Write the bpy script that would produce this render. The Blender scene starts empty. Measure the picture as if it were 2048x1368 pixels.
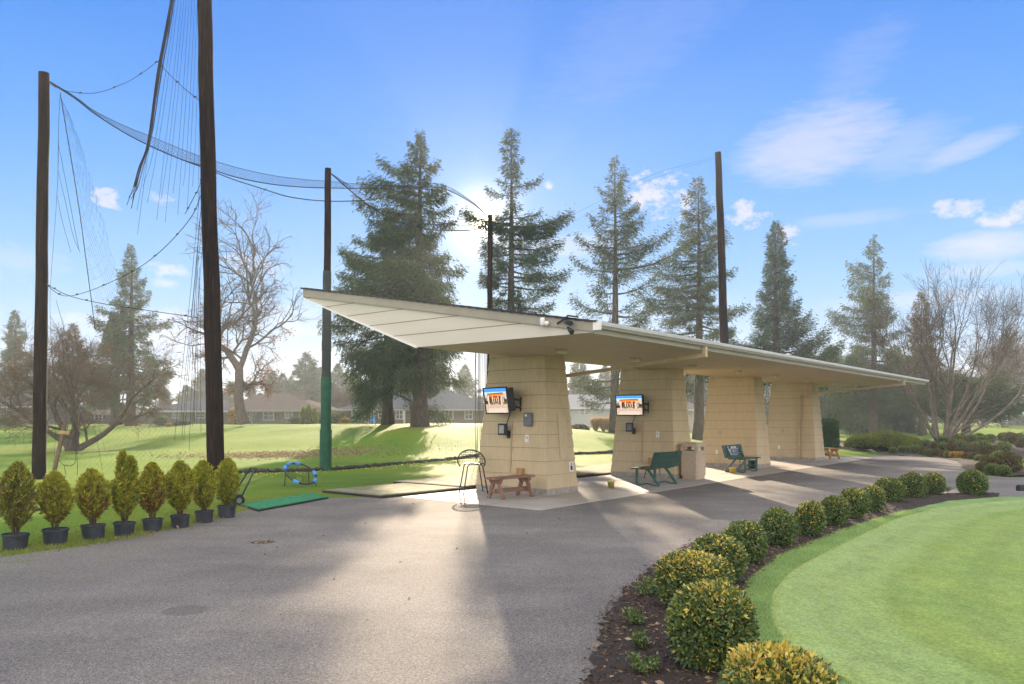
import bpy, math, random
import numpy as np
from mathutils import Vector, Matrix

S = bpy.context.scene
COL = S.collection
PI = math.pi
F = 1550.0; HOR = 838.0; CAMH = 1.65

# ------------------------------------------------------------------ placing helpers
def at(px, py, Y):
    """world point seen at photo pixel (2048 wide) at distance Y"""
    return Vector(((px - 1024) / F * Y, Y, CAMH + (HOR - py) / F * Y))
def gd(px, py):
    Y = F * CAMH / (py - HOR)
    return Vector(((px - 1024) / F * Y, Y, 0))
UX, UY = 0.633, 0.774            # shelter length direction u ; v = (-UY, UX)
OX, OY = 0.33, 17.757
TH = math.atan2(UY, UX)
def uv(u, v, z=0.0):
    return Vector((OX + UX * u - UY * v, OY + UY * u + UX * v, z))
def smooth(t):
    t = np.clip(t, 0, 1); return t * t * (3 - 2 * t)
def terrain(x, y):
    x = np.asarray(x, float); y = np.asarray(y, float)
    kx = [-60, -24, -10, -6, 0, 5, 12, 20, 40]
    a = np.interp(x, kx, [40, 38, 33, 31, 31.5, 34, 38, 60, 60])
    b = np.interp(x, kx, [75, 68, 54, 45, 45, 52, 62, 140, 140])
    h = np.interp(x, kx, [1.1, 1.15, 1.22, 1.28, 1.22, 0.9, 0.4, 0.6, 0.6])
    z = h * smooth((y - a) / (b - a))
    z = z + 0.42 * np.exp(-(((x - 13.2) / 3.2) ** 2 + ((y - 40.5) / 3.4) ** 2)) * smooth((y - 33) / 3)
    z = z + .085 * np.sin(x * .45 + 1.6 * np.sin(y * .17)) * np.sin(y * .62 + 1.1 * np.sin(x * .23)) * smooth((y - 32) / 9) * smooth((9 - x) / 8) * smooth((95 - y) / 30)
    return z
def tz(x, y): return float(terrain(x, y))

# ------------------------------------------------------------------ object helpers
def link(o, parent=None):
    COL.objects.link(o)
    if parent is not None: o.parent = parent
    return o
def tag(o, label=None, cat=None, group=None, kind=None):
    if label: o['label'] = label
    if cat: o['category'] = cat
    if group: o['group'] = group
    if kind: o['kind'] = kind
    return o
def thing(name, label, cat, loc=(0, 0, 0), rz=0.0, group=None):
    o = bpy.data.objects.new(name, None); COL.objects.link(o)
    o.location = loc; o.rotation_euler = (0, 0, rz); o.empty_display_size = .1
    return tag(o, label, cat, group)
def copy_tree(o, parent=None):
    c = o.copy(); COL.objects.link(c); c.parent = parent
    for ch in list(o.children): copy_tree(ch, c)
    return c

class MB:
    """collects faces and links them as one mesh object"""
    def __init__(s): s.v = []; s.f = []; s.m = []
    def add(s, vs, fs, mi=0):
        n = len(s.v); s.v.extend([tuple(p) for p in vs])
        for f in fs: s.f.append(tuple(i + n for i in f)); s.m.append(mi)
        return s
    def box(s, c, d, rot=None, mi=0):
        hx, hy, hz = d[0] / 2, d[1] / 2, d[2] / 2
        vs = [Vector((x, y, z)) for z in (-hz, hz) for x, y in ((-hx, -hy), (hx, -hy), (hx, hy), (-hx, hy))]
        if rot is not None: vs = [rot @ p for p in vs]
        c = Vector(c); vs = [p + c for p in vs]
        return s.add(vs, [(3, 2, 1, 0), (4, 5, 6, 7), (0, 1, 5, 4), (1, 2, 6, 5), (2, 3, 7, 6), (3, 0, 4, 7)], mi)
    def bar(s, a, b, w, h, mi=0, up=(0, 0, 1)):
        a = Vector(a); b = Vector(b); d = (b - a)
        y = d.normalized(); u = Vector(up)
        if abs(y.dot(u)) > .98: u = Vector((1, 0, 0))
        x = y.cross(u).normalized(); z = x.cross(y)
        r = Matrix((x, y, z)).transposed()
        return s.box((a + b) / 2, (w, d.length, h), r, mi)
    def tube(s, pts, rad, n=6, mi=0, caps=True):
        pts = [Vector(p) for p in pts]
        if not hasattr(rad, '__len__'): rad = [rad] * len(pts)
        base = len(s.v); prev = None; k = len(pts)
        for i, p in enumerate(pts):
            t = (pts[min(i + 1, k - 1)] - pts[max(i - 1, 0)])
            if t.length < 1e-9: t = Vector((0, 0, 1))
            t.normalize()
            if prev is None:
                a = Vector((1, 0, 0)) if abs(t.x) < .8 else Vector((0, 1, 0))
                x = t.cross(a).normalized()
            else:
                x = prev - t * prev.dot(t)
                x = x.normalized() if x.length > 1e-6 else t.cross(Vector((.3, .5, .8))).normalized()
            prev = x; y = t.cross(x)
            for j in range(n):
                a = 2 * PI * j / n
                s.v.append(tuple(p + (x * math.cos(a) + y * math.sin(a)) * rad[i]))
        for i in range(k - 1):
            for j in range(n):
                q = (j + 1) % n
                s.f.append((base + i * n + j, base + i * n + q, base + (i + 1) * n + q, base + (i + 1) * n + j)); s.m.append(mi)
        if caps and n > 2:
            s.f.append(tuple(base + j for j in reversed(range(n)))); s.m.append(mi)
            s.f.append(tuple(base + (k - 1) * n + j for j in range(n))); s.m.append(mi)
        return s
    def lathe(s, prof, n=20, c=(0, 0, 0), mi=0):
        base = len(s.v); c = Vector(c)
        for r, z in prof:
            for j in range(n):
                a = 2 * PI * j / n
                s.v.append((c.x + r * math.cos(a), c.y + r * math.sin(a), c.z + z))
        for i in range(len(prof) - 1):
            for j in range(n):
                q = (j + 1) % n
                s.f.append((base + i * n + j, base + i * n + q, base + (i + 1) * n + q, base + (i + 1) * n + j)); s.m.append(mi)
        return s
    def prism(s, poly, ext, mi=0):
        """planar polygon (3-D points) extruded by vector ext"""
        n = len(poly); a = [Vector(p) for p in poly]; b = [p + Vector(ext) for p in a]
        fs = [tuple(reversed(range(n))), tuple(range(n, 2 * n))] + [(i, (i + 1) % n, n + (i + 1) % n, n + i) for i in range(n)]
        return s.add(a + b, fs, mi)
    def build(s, name, mats, parent=None, smooth_=False, bevel=0):
        me = bpy.data.meshes.new(name); me.from_pydata(s.v, [], s.f)
        if not isinstance(mats, (list, tuple)): mats = [mats]
        for m in mats: me.materials.append(m)
        if len(mats) > 1: me.polygons.foreach_set('material_index', s.m)
        if smooth_: me.polygons.foreach_set('use_smooth', [True] * len(s.f))
        me.update()
        o = link(bpy.data.objects.new(name, me), parent)
        if bevel:
            b = o.modifiers.new('bevel', 'BEVEL'); b.width = bevel; b.segments = 2; b.limit_method = 'ANGLE'
        return o

def np_mesh(name, V, nper, mats, mi=None, parent=None):
    """V (N, nper, 3): one face per row"""
    N = len(V); me = bpy.data.meshes.new(name)
    me.vertices.add(N * nper); me.vertices.foreach_set('co', np.ascontiguousarray(V, np.float32).ravel())
    me.loops.add(N * nper); me.loops.foreach_set('vertex_index', np.arange(N * nper, dtype=np.int32))
    me.polygons.add(N); me.polygons.foreach_set('loop_start', np.arange(0, N * nper, nper, dtype=np.int32))
    me.polygons.foreach_set('loop_total', np.full(N, nper, np.int32))
    if not isinstance(mats, (list, tuple)): mats = [mats]
    for m in mats: me.materials.append(m)
    if mi is not None: me.polygons.foreach_set('material_index', np.asarray(mi, np.int32))
    me.update(calc_edges=True)
    return link(bpy.data.objects.new(name, me), parent) if name else me

def unit(a): return a / np.maximum(np.linalg.norm(a, axis=-1, keepdims=True), 1e-9)
def leaves(P, D, L, W, rng, fold=.0):
    """kite shaped leaf quads: base P, direction D, length L, width W"""
    D = unit(D); R = unit(np.cross(D, rng.normal(size=D.shape)))
    L = L[:, None]; W = W[:, None]
    N = np.cross(D, R)
    mid = P + D * L * .45
    return np.stack([P, mid + R * W * .5 + N * W * fold, P + D * L, mid - R * W * .5 + N * W * fold], 1)

# ------------------------------------------------------------------ materials
def lin(r, g, b):
    f = lambda c: c / 12.92 if c <= .04045 else ((c + .055) / 1.055) ** 2.4
    return (f(r / 255), f(g / 255), f(b / 255), 1)
class NT:
    def __init__(s, tree): s.t = tree; s.n = tree.nodes; s.l = tree.links
    def new(s, typ, **kw):
        nd = s.n.new(typ)
        for k, v in kw.items(): setattr(nd, k, v)
        return nd
    def put(s, sock, val):
        if val is None: return
        if isinstance(val, bpy.types.NodeSocket): s.l.new(val, sock)
        else: sock.default_value = val
    def math(s, op, a, b=None, c=None, clamp=False):
        nd = s.new('ShaderNodeMath', operation=op); nd.use_clamp = clamp
        for i, x in enumerate((a, b, c)): s.put(nd.inputs[i], x)
        return nd.outputs[0]
    def mix(s, f, a, b, mode='MIX'):
        nd = s.new('ShaderNodeMix', data_type='RGBA', blend_type=mode)
        s.put(nd.inputs[0], f); s.put(nd.inputs[6], a); s.put(nd.inputs[7], b)
        return nd.outputs[2]
    def noise(s, vec, scale, detail=3, rough=.55, dist=0):
        nd = s.new('ShaderNodeTexNoise'); s.put(nd.inputs['Vector'], vec)
        nd.inputs['Scale'].default_value = scale; nd.inputs['Detail'].default_value = detail
        nd.inputs['Roughness'].default_value = rough; nd.inputs['Distortion'].default_value = dist
        return nd.outputs[0]
    def ramp(s, f, stops, interp='LINEAR'):
        nd = s.new('ShaderNodeValToRGB'); s.put(nd.inputs[0], f); cr = nd.color_ramp; cr.interpolation = interp
        while len(cr.elements) < len(stops): cr.elements.new(.5)
        for e, (p, c) in zip(cr.elements, stops):
            e.position = p; e.color = c if hasattr(c, '__len__') else (c, c, c, 1)
        return nd.outputs[0]
    def obj(s, scale=(1, 1, 1), world=False):
        c = s.new('ShaderNodeNewGeometry').outputs['Position'] if world else s.new('ShaderNodeTexCoord').outputs['Object']
        m = s.new('ShaderNodeMapping'); s.l.new(c, m.inputs[0]); m.inputs['Scale'].default_value = scale
        return m.outputs[0]
def mat(name):
    m = bpy.data.materials.new(name); m.use_nodes = True
    t = NT(m.node_tree); bs = t.n['Principled BSDF']
    return m, t, bs
def c4(c): return tuple(c) if len(c) == 4 else tuple(c) + (1,)
def simple(name, col, rough=.6, metal=0, vary=.12, scale=6, bump=0, bscale=60, spec=.4, stretch=(1, 1, 1)):
    m, t, bs = mat(name); col = c4(col)
    v = t.obj(stretch)
    n = t.noise(v, scale, 4)
    d = tuple(x * (1 - vary) for x in col[:3]) + (1,); l = tuple(min(1, x * (1 + vary)) for x in col[:3]) + (1,)
    t.put(bs.inputs['Base Color'], t.ramp(n, [(.3, d), (.7, l)]))
    bs.inputs['Roughness'].default_value = rough; bs.inputs['Metallic'].default_value = metal
    bs.inputs['Specular IOR Level'].default_value = spec
    if bump:
        b = t.new('ShaderNodeBump'); b.inputs['Strength'].default_value = bump; b.inputs['Distance'].default_value = .02
        t.put(b.inputs['Height'], t.noise(v, bscale, 3)); t.put(bs.inputs['Normal'], b.outputs[0])
    return m
def leafy(name, c1, c2, trans=.3, gloss=.0, c3=None):
    """foliage: colour differs leaf by leaf, some light passes through"""
    m = bpy.data.materials.new(name); m.use_nodes = True; t = NT(m.node_tree)
    t.n.remove(t.n['Principled BSDF'])
    r = t.new('ShaderNodeNewGeometry').outputs['Random Per Island']
    st = [(0, c4(c1)), (1, c4(c2))] if c3 is None else [(0, c4(c1)), (.75, c4(c2)), (1, c4(c3))]
    col = t.ramp(r, st)
    cn = t.noise(t.obj(), 1.3, 2)
    col = t.mix(t.math('MULTIPLY', cn, .5), col, c4(tuple(x * 1.9 for x in c2[:3])))
    d = t.new('ShaderNodeBsdfDiffuse'); t.put(d.inputs[0], col)
    tr = t.new('ShaderNodeBsdfTranslucent'); t.put(tr.inputs[0], col)
    mx = t.new('ShaderNodeMixShader'); mx.inputs[0].default_value = trans
    t.l.new(d.outputs[0], mx.inputs[1]); t.l.new(tr.outputs[0], mx.inputs[2]); out = mx.outputs[0]
    if gloss:
        g = t.new('ShaderNodeBsdfGlossy'); g.inputs['Roughness'].default_value = .45
        m2 = t.new('ShaderNodeMixShader'); m2.inputs[0].default_value = gloss
        t.l.new(out, m2.inputs[1]); t.l.new(g.outputs[0], m2.inputs[2]); out = m2.outputs[0]
    t.l.new(out, t.n['Material Output'].inputs[0])
    return m

M = {}
# --- lawn
m, t, bs = mat('lawn'); v = t.obj(world=True)
big = t.noise(v, .16, 4, .6); mid = t.noise(v, 1.1, 5, .65); fine = t.noise(t.obj((1, .35, 1), True), 26, 4, .7)
col = t.ramp(big, [(.38, (.045, .125, .009, 1)), (.52, (.095, .170, .013, 1)), (.68, (.140, .180, .016, 1))])
col = t.mix(t.math('MULTIPLY', mid, .6), col, t.ramp(mid, [(.4, (.06, .15, .011, 1)), (.65, (.150, .182, .020, 1))]))
col = t.mix(.75, col, t.ramp(fine, [(.3, (.28, .28, .28, 1)), (.7, (.85, .85, .8, 1))]), 'OVERLAY')
sx = t.new('ShaderNodeSeparateXYZ'); t.l.new(v, sx.inputs[0])
# bare earth and leaf litter on the bank
def blob(cx, cy, rx, ry):
    a = t.math('DIVIDE', t.math('SUBTRACT', sx.outputs[0], cx), rx); b = t.math('DIVIDE', t.math('SUBTRACT', sx.outputs[1], cy), ry)
    d = t.math('ADD', t.math('MULTIPLY', a, a), t.math('MULTIPLY', b, b))
    return t.math('SUBTRACT', 1.25, d, clamp=True)
dirt = t.math('MAXIMUM', t.math('MAXIMUM', blob(-10.3, 35, 5.2, 2.5), blob(-5.1, 43.6, 2.2, 2.6)), blob(-22, 39.6, 2.6, 1.6))
dirt = t.math('MULTIPLY', dirt, t.ramp(t.noise(v, 3.2, 5, .7), [(.4, 0), (.62, 1)]))
col = t.mix(t.math('MULTIPLY', dirt, .8), col, (.13, .095, .06, 1))
t.put(bs.inputs['Base Color'], col); bs.inputs['Roughness'].default_value = .8; bs.inputs['Specular IOR Level'].default_value = .06; bs.inputs['Sheen Weight'].default_value = .08; bs.inputs['Sheen Roughness'].default_value = .45; bs.inputs['Sheen Tint'].default_value = (.66, .74, .16, 1)
b = t.new('ShaderNodeBump'); b.inputs['Strength'].default_value = .9; b.inputs['Distance'].default_value = .05
t.put(b.inputs['Height'], t.noise(v, 14, 4, .7)); t.put(bs.inputs['Normal'], b.outputs[0]); M['lawn'] = m
# --- asphalt
m, t, bs = mat('asphalt'); v = t.obj(world=True)
sp = t.noise(v, 95, 2, .8); sp2 = t.noise(v, 38, 3, .8); pt = t.noise(v, .55, 5, .6); pt2 = t.noise(t.obj((.5, 1.6, 1), True), .9, 4, .6)
col = t.ramp(pt, [(.35, (.142, .135, .132, 1)), (.65, (.212, .198, .190, 1))])
col = t.mix(t.ramp(pt2, [(.45, 0), (.7, .55)]), col, (.130, .124, .117, 1))
col = t.mix(1, col, t.ramp(sp, [(.32, (.20, .2, .2, 1)), (.5, (.5, .5, .5, 1)), (.70, (.86, .84, .8, 1))]), 'OVERLAY')
col = t.mix(.6, col, t.ramp(sp2, [(.35, (.3, .3, .3, 1)), (.65, (.7, .7, .7, 1))]), 'OVERLAY')
sx = t.new('ShaderNodeSeparateXYZ'); t.l.new(v, sx.inputs[0])
wob = t.math('MULTIPLY', t.noise(v, 2.5, 3), .5)
pa = gd(370, 1222); pb = gd(525, 1085)
def spot(p, rx, ry):
    a = t.math('DIVIDE', t.math('SUBTRACT', sx.outputs[0], p.x), rx); b_ = t.math('DIVIDE', t.math('SUBTRACT', sx.outputs[1], p.y), ry)
    d = t.math('ADD', t.math('ADD', t.math('MULTIPLY', a, a), t.math('MULTIPLY', b_, b_)), wob)
    return t.math('MULTIPLY', t.math('SUBTRACT', 1.35, d, clamp=True), 4, clamp=True)
col = t.mix(t.math('MULTIPLY', spot(pa, .19, .19), .45), col, (.085, .08, .075, 1))
col = t.mix(t.math('MULTIPLY', spot(pb, .16, .14), .9), col, (.05, .05, .045, 1))
# moss along the lawn edge
edge = t.math('MULTIPLY', t.math('SUBTRACT', t.math('MULTIPLY', t.math('ADD', sx.outputs[0], 3.9), -.8), 0, clamp=True), t.ramp(t.noise(v, 2.2, 5, .7), [(.5, 0), (.66, 1)]))
col = t.mix(t.math('MULTIPLY', edge, .5), col, (.10, .13, .03, 1))
t.put(bs.inputs['Base Color'], col); bs.inputs['Roughness'].default_value = .88; bs.inputs['Specular IOR Level'].default_value = .12
b = t.new('ShaderNodeBump'); b.inputs['Strength'].default_value = .55; b.inputs['Distance'].default_value = .012
t.put(b.inputs['Height'], t.math('ADD', t.noise(v, 120, 3, .8), t.math('MULTIPLY', pt, 2.5))); t.put(bs.inputs['Normal'], b.outputs[0]); M['asphalt'] = m
# --- concrete
m, t, bs = mat('concrete'); v = t.obj(world=True)
col = t.ramp(t.noise(v, .9, 5, .6), [(.3, (.34, .31, .275, 1)), (.7, (.50, .465, .425, 1))])
col = t.mix(.5, col, t.ramp(t.noise(v, 60, 3, .8), [(.3, (.35, .35, .35, 1)), (.7, (.65, .65, .65, 1))]), 'OVERLAY')
t.put(bs.inputs['Base Color'], col); bs.inputs['Roughness'].default_value = .7; bs.inputs['Specular IOR Level'].default_value = .35
b = t.new('ShaderNodeBump'); b.inputs['Strength'].default_value = .25; b.inputs['Distance'].default_value = .01
t.put(b.inputs['Height'], t.noise(v, 90, 3, .8)); t.put(bs.inputs['Normal'], b.outputs[0]); M['concrete'] = m
M['joint'] = simple('concrete_joint', (.14, .125, .11), .9)
# --- mulch
m, t, bs = mat('mulch'); v = t.obj(world=True)
col = t.ramp(t.noise(v, 55, 4, .8), [(.3, (.018, .013, .010, 1)), (.55, (.055, .040, .031, 1)), (.75, (.12, .085, .065, 1))])
t.put(bs.inputs['Base Color'], col); bs.inputs['Roughness'].default_value = .9
b = t.new('ShaderNodeBump'); b.inputs['Strength'].default_value = 1; b.inputs['Distance'].default_value = .04
t.put(b.inputs['Height'], t.noise(v, 40, 4, .8)); t.put(bs.inputs['Normal'], b.outputs[0]); M['mulch'] = m
# --- putting green
m, t, bs = mat('putting_green'); v = t.obj(world=True)
w = t.new('ShaderNodeTexWave', wave_type='BANDS', bands_direction='X'); t.put(w.inputs['Vector'], t.obj((.9, .25, 1), True)); w.inputs['Scale'].default_value = .32; w.inputs['Distortion'].default_value = 1.5; w.inputs['Detail'].default_value = 2
col = t.ramp(t.noise(v, .8, 5, .65), [(.3, (.185, .275, .05, 1)), (.7, (.27, .345, .08, 1))])
col = t.mix(t.math('MULTIPLY', w.outputs[1], .35), col, (.20, .30, .085, 1))
at_ = t.new('ShaderNodeAttribute', attribute_name='edge').outputs['Fac']
wv = t.math('ADD', at_, t.math('MULTIPLY', t.math('SUBTRACT', t.noise(v, 1.7, 4, .6), .5), .35))
dew = t.ramp(wv, [(0, .12), (.03, .5), (.36, .65), (.42, .25), (.46, .55), (.95, .25), (1, 0)])
col = t.mix(t.math('MULTIPLY', dew, t.ramp(t.noise(v, 2.3, 5, .7), [(.3, .4), (.65, 1)])), col, (.30, .40, .17, 1))
col = t.mix(t.ramp(at_, [(0, .5), (.035, .35), (.05, 0)]), col, (.30, .32, .08, 1))
col = t.mix(.62, col, t.ramp(t.noise(v, 42, 4, .85), [(.34, (.16, .16, .16, 1)), (.66, (.84, .84, .84, 1))]), 'OVERLAY')
mow = t.math('MULTIPLY_ADD', t.math('SINE', t.math('MULTIPLY', wv, 10.5)), .5, .5)
col = t.mix(.13, col, t.ramp(mow, [(.3, (.36, .36, .36, 1)), (.7, (.64, .64, .62, 1))]), 'OVERLAY')
col = t.mix(t.ramp(t.noise(v, 19, 2, .5), [(.76, 0), (.80, .5)]), col, (.09, .15, .03, 1))
col = t.mix(.4, col, t.ramp(t.noise(t.obj((1, .4, 1), True), 7, 5, .75), [(.3, (.3, .3, .3, 1)), (.7, (.7, .7, .7, 1))]), 'OVERLAY')
t.put(bs.inputs['Base Color'], col); bs.inputs['Roughness'].default_value = .75; bs.inputs['Specular IOR Level'].default_value = .25
b = t.new('ShaderNodeBump'); b.inputs['Strength'].default_value = .35; b.inputs['Distance'].default_value = .01
t.put(b.inputs['Height'], t.noise(v, 160, 2)); t.put(bs.inputs['Normal'], b.outputs[0]); M['green'] = m
m, t, bs = mat('dewy_turf'); v = t.obj(world=True)
col = t.ramp(t.noise(v, 1.6, 5, .65), [(.3, (.19, .34, .075, 1)), (.7, (.29, .42, .14, 1))])
col = t.mix(.45, col, t.ramp(t.noise(v, 130, 2, .8), [(.3, (.3, .3, .3, 1)), (.7, (.7, .7, .7, 1))]), 'OVERLAY')
t.put(bs.inputs['Base Color'], col); bs.inputs['Roughness'].default_value = .7; M['dewy'] = m
m, t, bs = mat('collar_turf'); v = t.obj(world=True)
col = t.ramp(t.noise(v, 2.6, 5, .7), [(.3, (.12, .22, .05, 1)), (.7, (.26, .36, .14, 1))])
t.put(bs.inputs['Base Color'], col); bs.inputs['Roughness'].default_value = .8; bs.inputs['Specular IOR Level'].default_value = .2; M['collar'] = m
# --- painted siding
def siding(name, c, dirt_=.25):
    m, t, bs = mat(name); v = t.obj((1, 1, .06))
    g = t.noise(v, 30, 4, .7); s_ = t.noise(t.obj((1, 1, .5)), 1.4, 5, .65)
    d = tuple(x * .90 for x in c) + (1,); l = tuple(min(1, x * 1.05) for x in c) + (1,)
    col = t.ramp(g, [(.3, d), (.65, l)])
    col = t.mix(t.ramp(s_, [(.52, 0), (.75, dirt_)]), col, tuple(x * .55 for x in c) + (1,))
    t.put(bs.inputs['Base Color'], col); bs.inputs['Roughness'].default_value = .62; bs.inputs['Specular IOR Level'].default_value = .3
    b = t.new('ShaderNodeBump'); b.inputs['Strength'].default_value = .5; b.inputs['Distance'].default_value = .01
    t.put(b.inputs['Height'], g); t.put(bs.inputs['Normal'], b.outputs[0]); return m
M['siding'] = siding('tan_siding', (.61, .488, .315), .4)
M['gable'] = simple('pale_gable_board', (.60, .555, .485), .6, vary=.05, scale=2.5, bump=.12, bscale=30, stretch=(1, .15, 1))
M['fascia'] = simple('fascia_board', (.33, .30, .25), .6, vary=.08, scale=3)
M['trim'] = simple('tan_trim', (.50, .39, .25), .55)
m, t, bs = mat('soffit_board'); v = t.obj()
w = t.new('ShaderNodeTexWave', wave_type='BANDS', bands_direction='Y'); t.put(w.inputs['Vector'], v); w.inputs['Scale'].default_value = 3.2; w.inputs['Distortion'].default_value = .15
lines = t.ramp(w.outputs[1], [(0, 0), (.10, 1)])
col = t.mix(lines, (.26, .20, .115, 1), t.ramp(t.noise(t.obj((.15, 2, 1)), 3, 4), [(.3, (.47, .38, .235, 1)), (.7, (.56, .46, .295, 1))]))
t.put(bs.inputs['Base Color'], col); bs.inputs['Roughness'].default_value = .6; M['soffit'] = m
M['groove'] = simple('board_gap', (.24, .185, .12), .9)
M['plinth'] = simple('plinth_concrete', (.36, .33, .30), .85, vary=.25, scale=9, bump=.4)
M['gutter'] = simple('gutter_metal', (.47, .46, .44), .4, vary=.08, spec=.5)
M['gutter_end'] = simple('gutter_end_cap', (.78, .77, .75), .4, vary=.03)
M['shingle'] = simple('roof_shingle', (.04, .042, .046), .9, vary=.35, scale=14, bump=.8, bscale=40)
M['lamp_glass'] = simple('lamp_glass', (.62, .56, .42), .35)
M['black'] = simple('black_metal', (.018, .020, .024), .4, vary=.15)
M['black_plastic'] = simple('black_plastic', (.022, .026, .034), .45, vary=.15)
M['grey_box'] = simple('grey_box', (.15, .17, .20), .5)
M['white'] = simple('white_plastic', (.75, .75, .76), .4, vary=.03)
M['steel'] = simple('steel', (.35, .35, .36), .4, .7)
M['bench_green'] = simple('green_bench_paint', (.007, .062, .050), .42, vary=.2, scale=4, spec=.5)
M['bench_leg'] = simple('green_leg_paint', (.030, .12, .115), .35, vary=.15, spec=.6)
M['wood_brown'] = simple('stained_redwood', (.24, .130, .088), .6, vary=.3, scale=7, bump=.3, stretch=(.2, 1, 1))
M['wood_orange'] = simple('oiled_wood', (.36, .15, .05), .6, vary=.3, scale=7, bump=.3, stretch=(.2, 1, 1))
M['wood_block'] = simple('pale_wood_block', (.42, .25, .11), .6, vary=.2)
M['yellow'] = simple('yellow_plastic', (.85, .70, .10), .4, vary=.06)
M['green_bucket'] = simple('green_plastic', (.01, .075, .055), .4)
M['can'] = simple('beige_plastic', (.50, .40, .31), .55, vary=.1, scale=12)
M['can_dark'] = simple('can_inside', (.10, .07, .04), .8)
M['pot'] = simple('nursery_pot', (.028, .034, .046), .5, vary=.35, scale=9, spec=.4)
M['soil'] = simple('potting_soil', (.04, .028, .02), .95, bump=.8)
M['matgreen'] = simple('green_turf_mat', (.02, .20, .085), .85, vary=.35, scale=9, bump=.5, bscale=220)
M['mattan'] = simple('worn_turf_mat', (.22, .215, .105), .88, vary=.22, scale=3, bump=.5, bscale=200)
M['matgrey'] = simple('worn_stance_mat', (.25, .26, .20), .88, vary=.15, scale=5, bump=.5, bscale=200)
M['rubber'] = simple('black_rubber', (.016, .016, .017), .8)
M['foam'] = simple('blue_foam', (.07, .30, .78), .6, vary=.08)
M['netline'] = simple('net_cord', (.035, .034, .033), .8)
M['netthin'] = simple('net_twine', (.022, .021, .02), .9)
M['padding'] = simple('green_pole_padding', (.004, .085, .045), .6, vary=.3, scale=5, bump=.4, bscale=9)
M['paddark'] = simple('dark_pole_sleeve', (.022, .032, .03), .6, vary=.3, scale=5, bump=.3, bscale=9)
m, t, bs = mat('creosote_pole'); v = t.obj((1, 1, .05))
g = t.noise(v, 26, 5, .75); s_ = t.noise(t.obj((1, 1, .25)), 3.5, 5, .7)
col = t.ramp(g, [(.35, (.007, .005, .005, 1)), (.55, (.024, .013, .010, 1)), (.74, (.085, .042, .026, 1))])
col = t.mix(t.ramp(s_, [(.52, 0), (.66, .8)]), col, (.008, .006, .008, 1))
t.put(bs.inputs['Base Color'], col); bs.inputs['Roughness'].default_value = .9; bs.inputs['Specular IOR Level'].default_value = .1
b = t.new('ShaderNodeBump'); b.inputs['Strength'].default_value = .7; b.inputs['Distance'].default_value = .03
t.put(b.inputs['Height'], g); t.put(bs.inputs['Normal'], b.outputs[0]); M['pole'] = m
M['bark'] = simple('bark', (.085, .062, .048), .9, vary=.45, scale=9, bump=1, bscale=18, stretch=(1, 1, .25))
M['bark_grey'] = simple('grey_bark', (.15, .125, .10), .9, vary=.45, scale=7, bump=1, bscale=18, stretch=(1, 1, .3))
M['twig'] = simple('twig', (.075, .055, .042), .9, vary=.3)
M['twig_tan'] = simple('tan_twig', (.125, .085, .055), .9, vary=.3)
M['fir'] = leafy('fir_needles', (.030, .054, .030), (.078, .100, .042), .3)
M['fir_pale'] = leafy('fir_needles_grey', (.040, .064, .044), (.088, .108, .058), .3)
M['fir_dark'] = leafy('sequoia_needles', (.020, .046, .027), (.048, .076, .036), .22)
M['fir_brown'] = leafy('bronze_needles', (.060, .048, .028), (.11, .082, .040), .25)
M['cedar'] = leafy('cedar_needles', (.030, .060, .034), (.075, .105, .040), .3)
M['drybrown'] = leafy('withered_leaf', (.11, .055, .026), (.25, .12, .05), .35)
M['thuja_green'] = leafy('thuja_green', (.09, .14, .015), (.21, .24, .024), .3)
M['thuja_lime'] = leafy('thuja_lime', (.23, .25, .022), (.40, .38, .04), .3)
M['thuja_brown'] = leafy('thuja_brown', (.12, .055, .022), (.21, .11, .035), .2)
M['thuja_olive'] = leafy('thuja_olive', (.075, .085, .03), (.16, .15, .06), .2)
M['leaf_green'] = leafy('euonymus_green', (.026, .070, .020), (.075, .13, .035), .2, .06)
M['leaf_mid'] = leafy('euonymus_mid', (.09, .14, .03), (.19, .235, .055), .25, .06)
M['leaf_yellow'] = leafy('euonymus_yellow', (.46, .42, .05), (.66, .53, .11), .25, .05)
M['leaf_orange'] = leafy('euonymus_orange', (.55, .33, .07), (.62, .42, .13), .25, .05)
M['leaf_brown'] = leafy('azalea_bronze', (.065, .048, .028), (.145, .10, .055), .25)
M['leaf_amber'] = leafy('azalea_amber', (.30, .17, .03), (.46, .28, .05), .2)
M['leaf_olive'] = leafy('boxwood_olive', (.055, .085, .020), (.14, .17, .04), .25)
M['hedge'] = leafy('hedge_green', (.012, .050, .012), (.030, .085, .020), .15)
M['yew'] = leafy('yew_green', (.04, .075, .012), (.16, .18, .03), .25)
M['blade'] = leafy('grass_blade', (.13, .25, .05), (.32, .43, .17), .35, c3=(.48, .55, .32))
M['blade_y'] = leafy('grass_blade_yellow', (.13, .20, .03), (.27, .30, .07), .35)
M['plume'] = leafy('dry_plume', (.34, .24, .13), (.52, .38, .22), .3)
M['litter'] = leafy('leaf_litter', (.11, .068, .045), (.27, .18, .12), .15, c3=(.42, .34, .26))
M['litter_y'] = leafy('yellow_litter', (.45, .38, .06), (.60, .50, .14), .15)
M['chip'] = leafy('bark_chip', (.028, .019, .015), (.11, .072, .052), 0, c3=(.36, .27, .20))
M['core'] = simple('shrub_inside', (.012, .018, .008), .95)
M['core_br'] = simple('shrub_inside_brown', (.03, .02, .013), .95)

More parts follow.
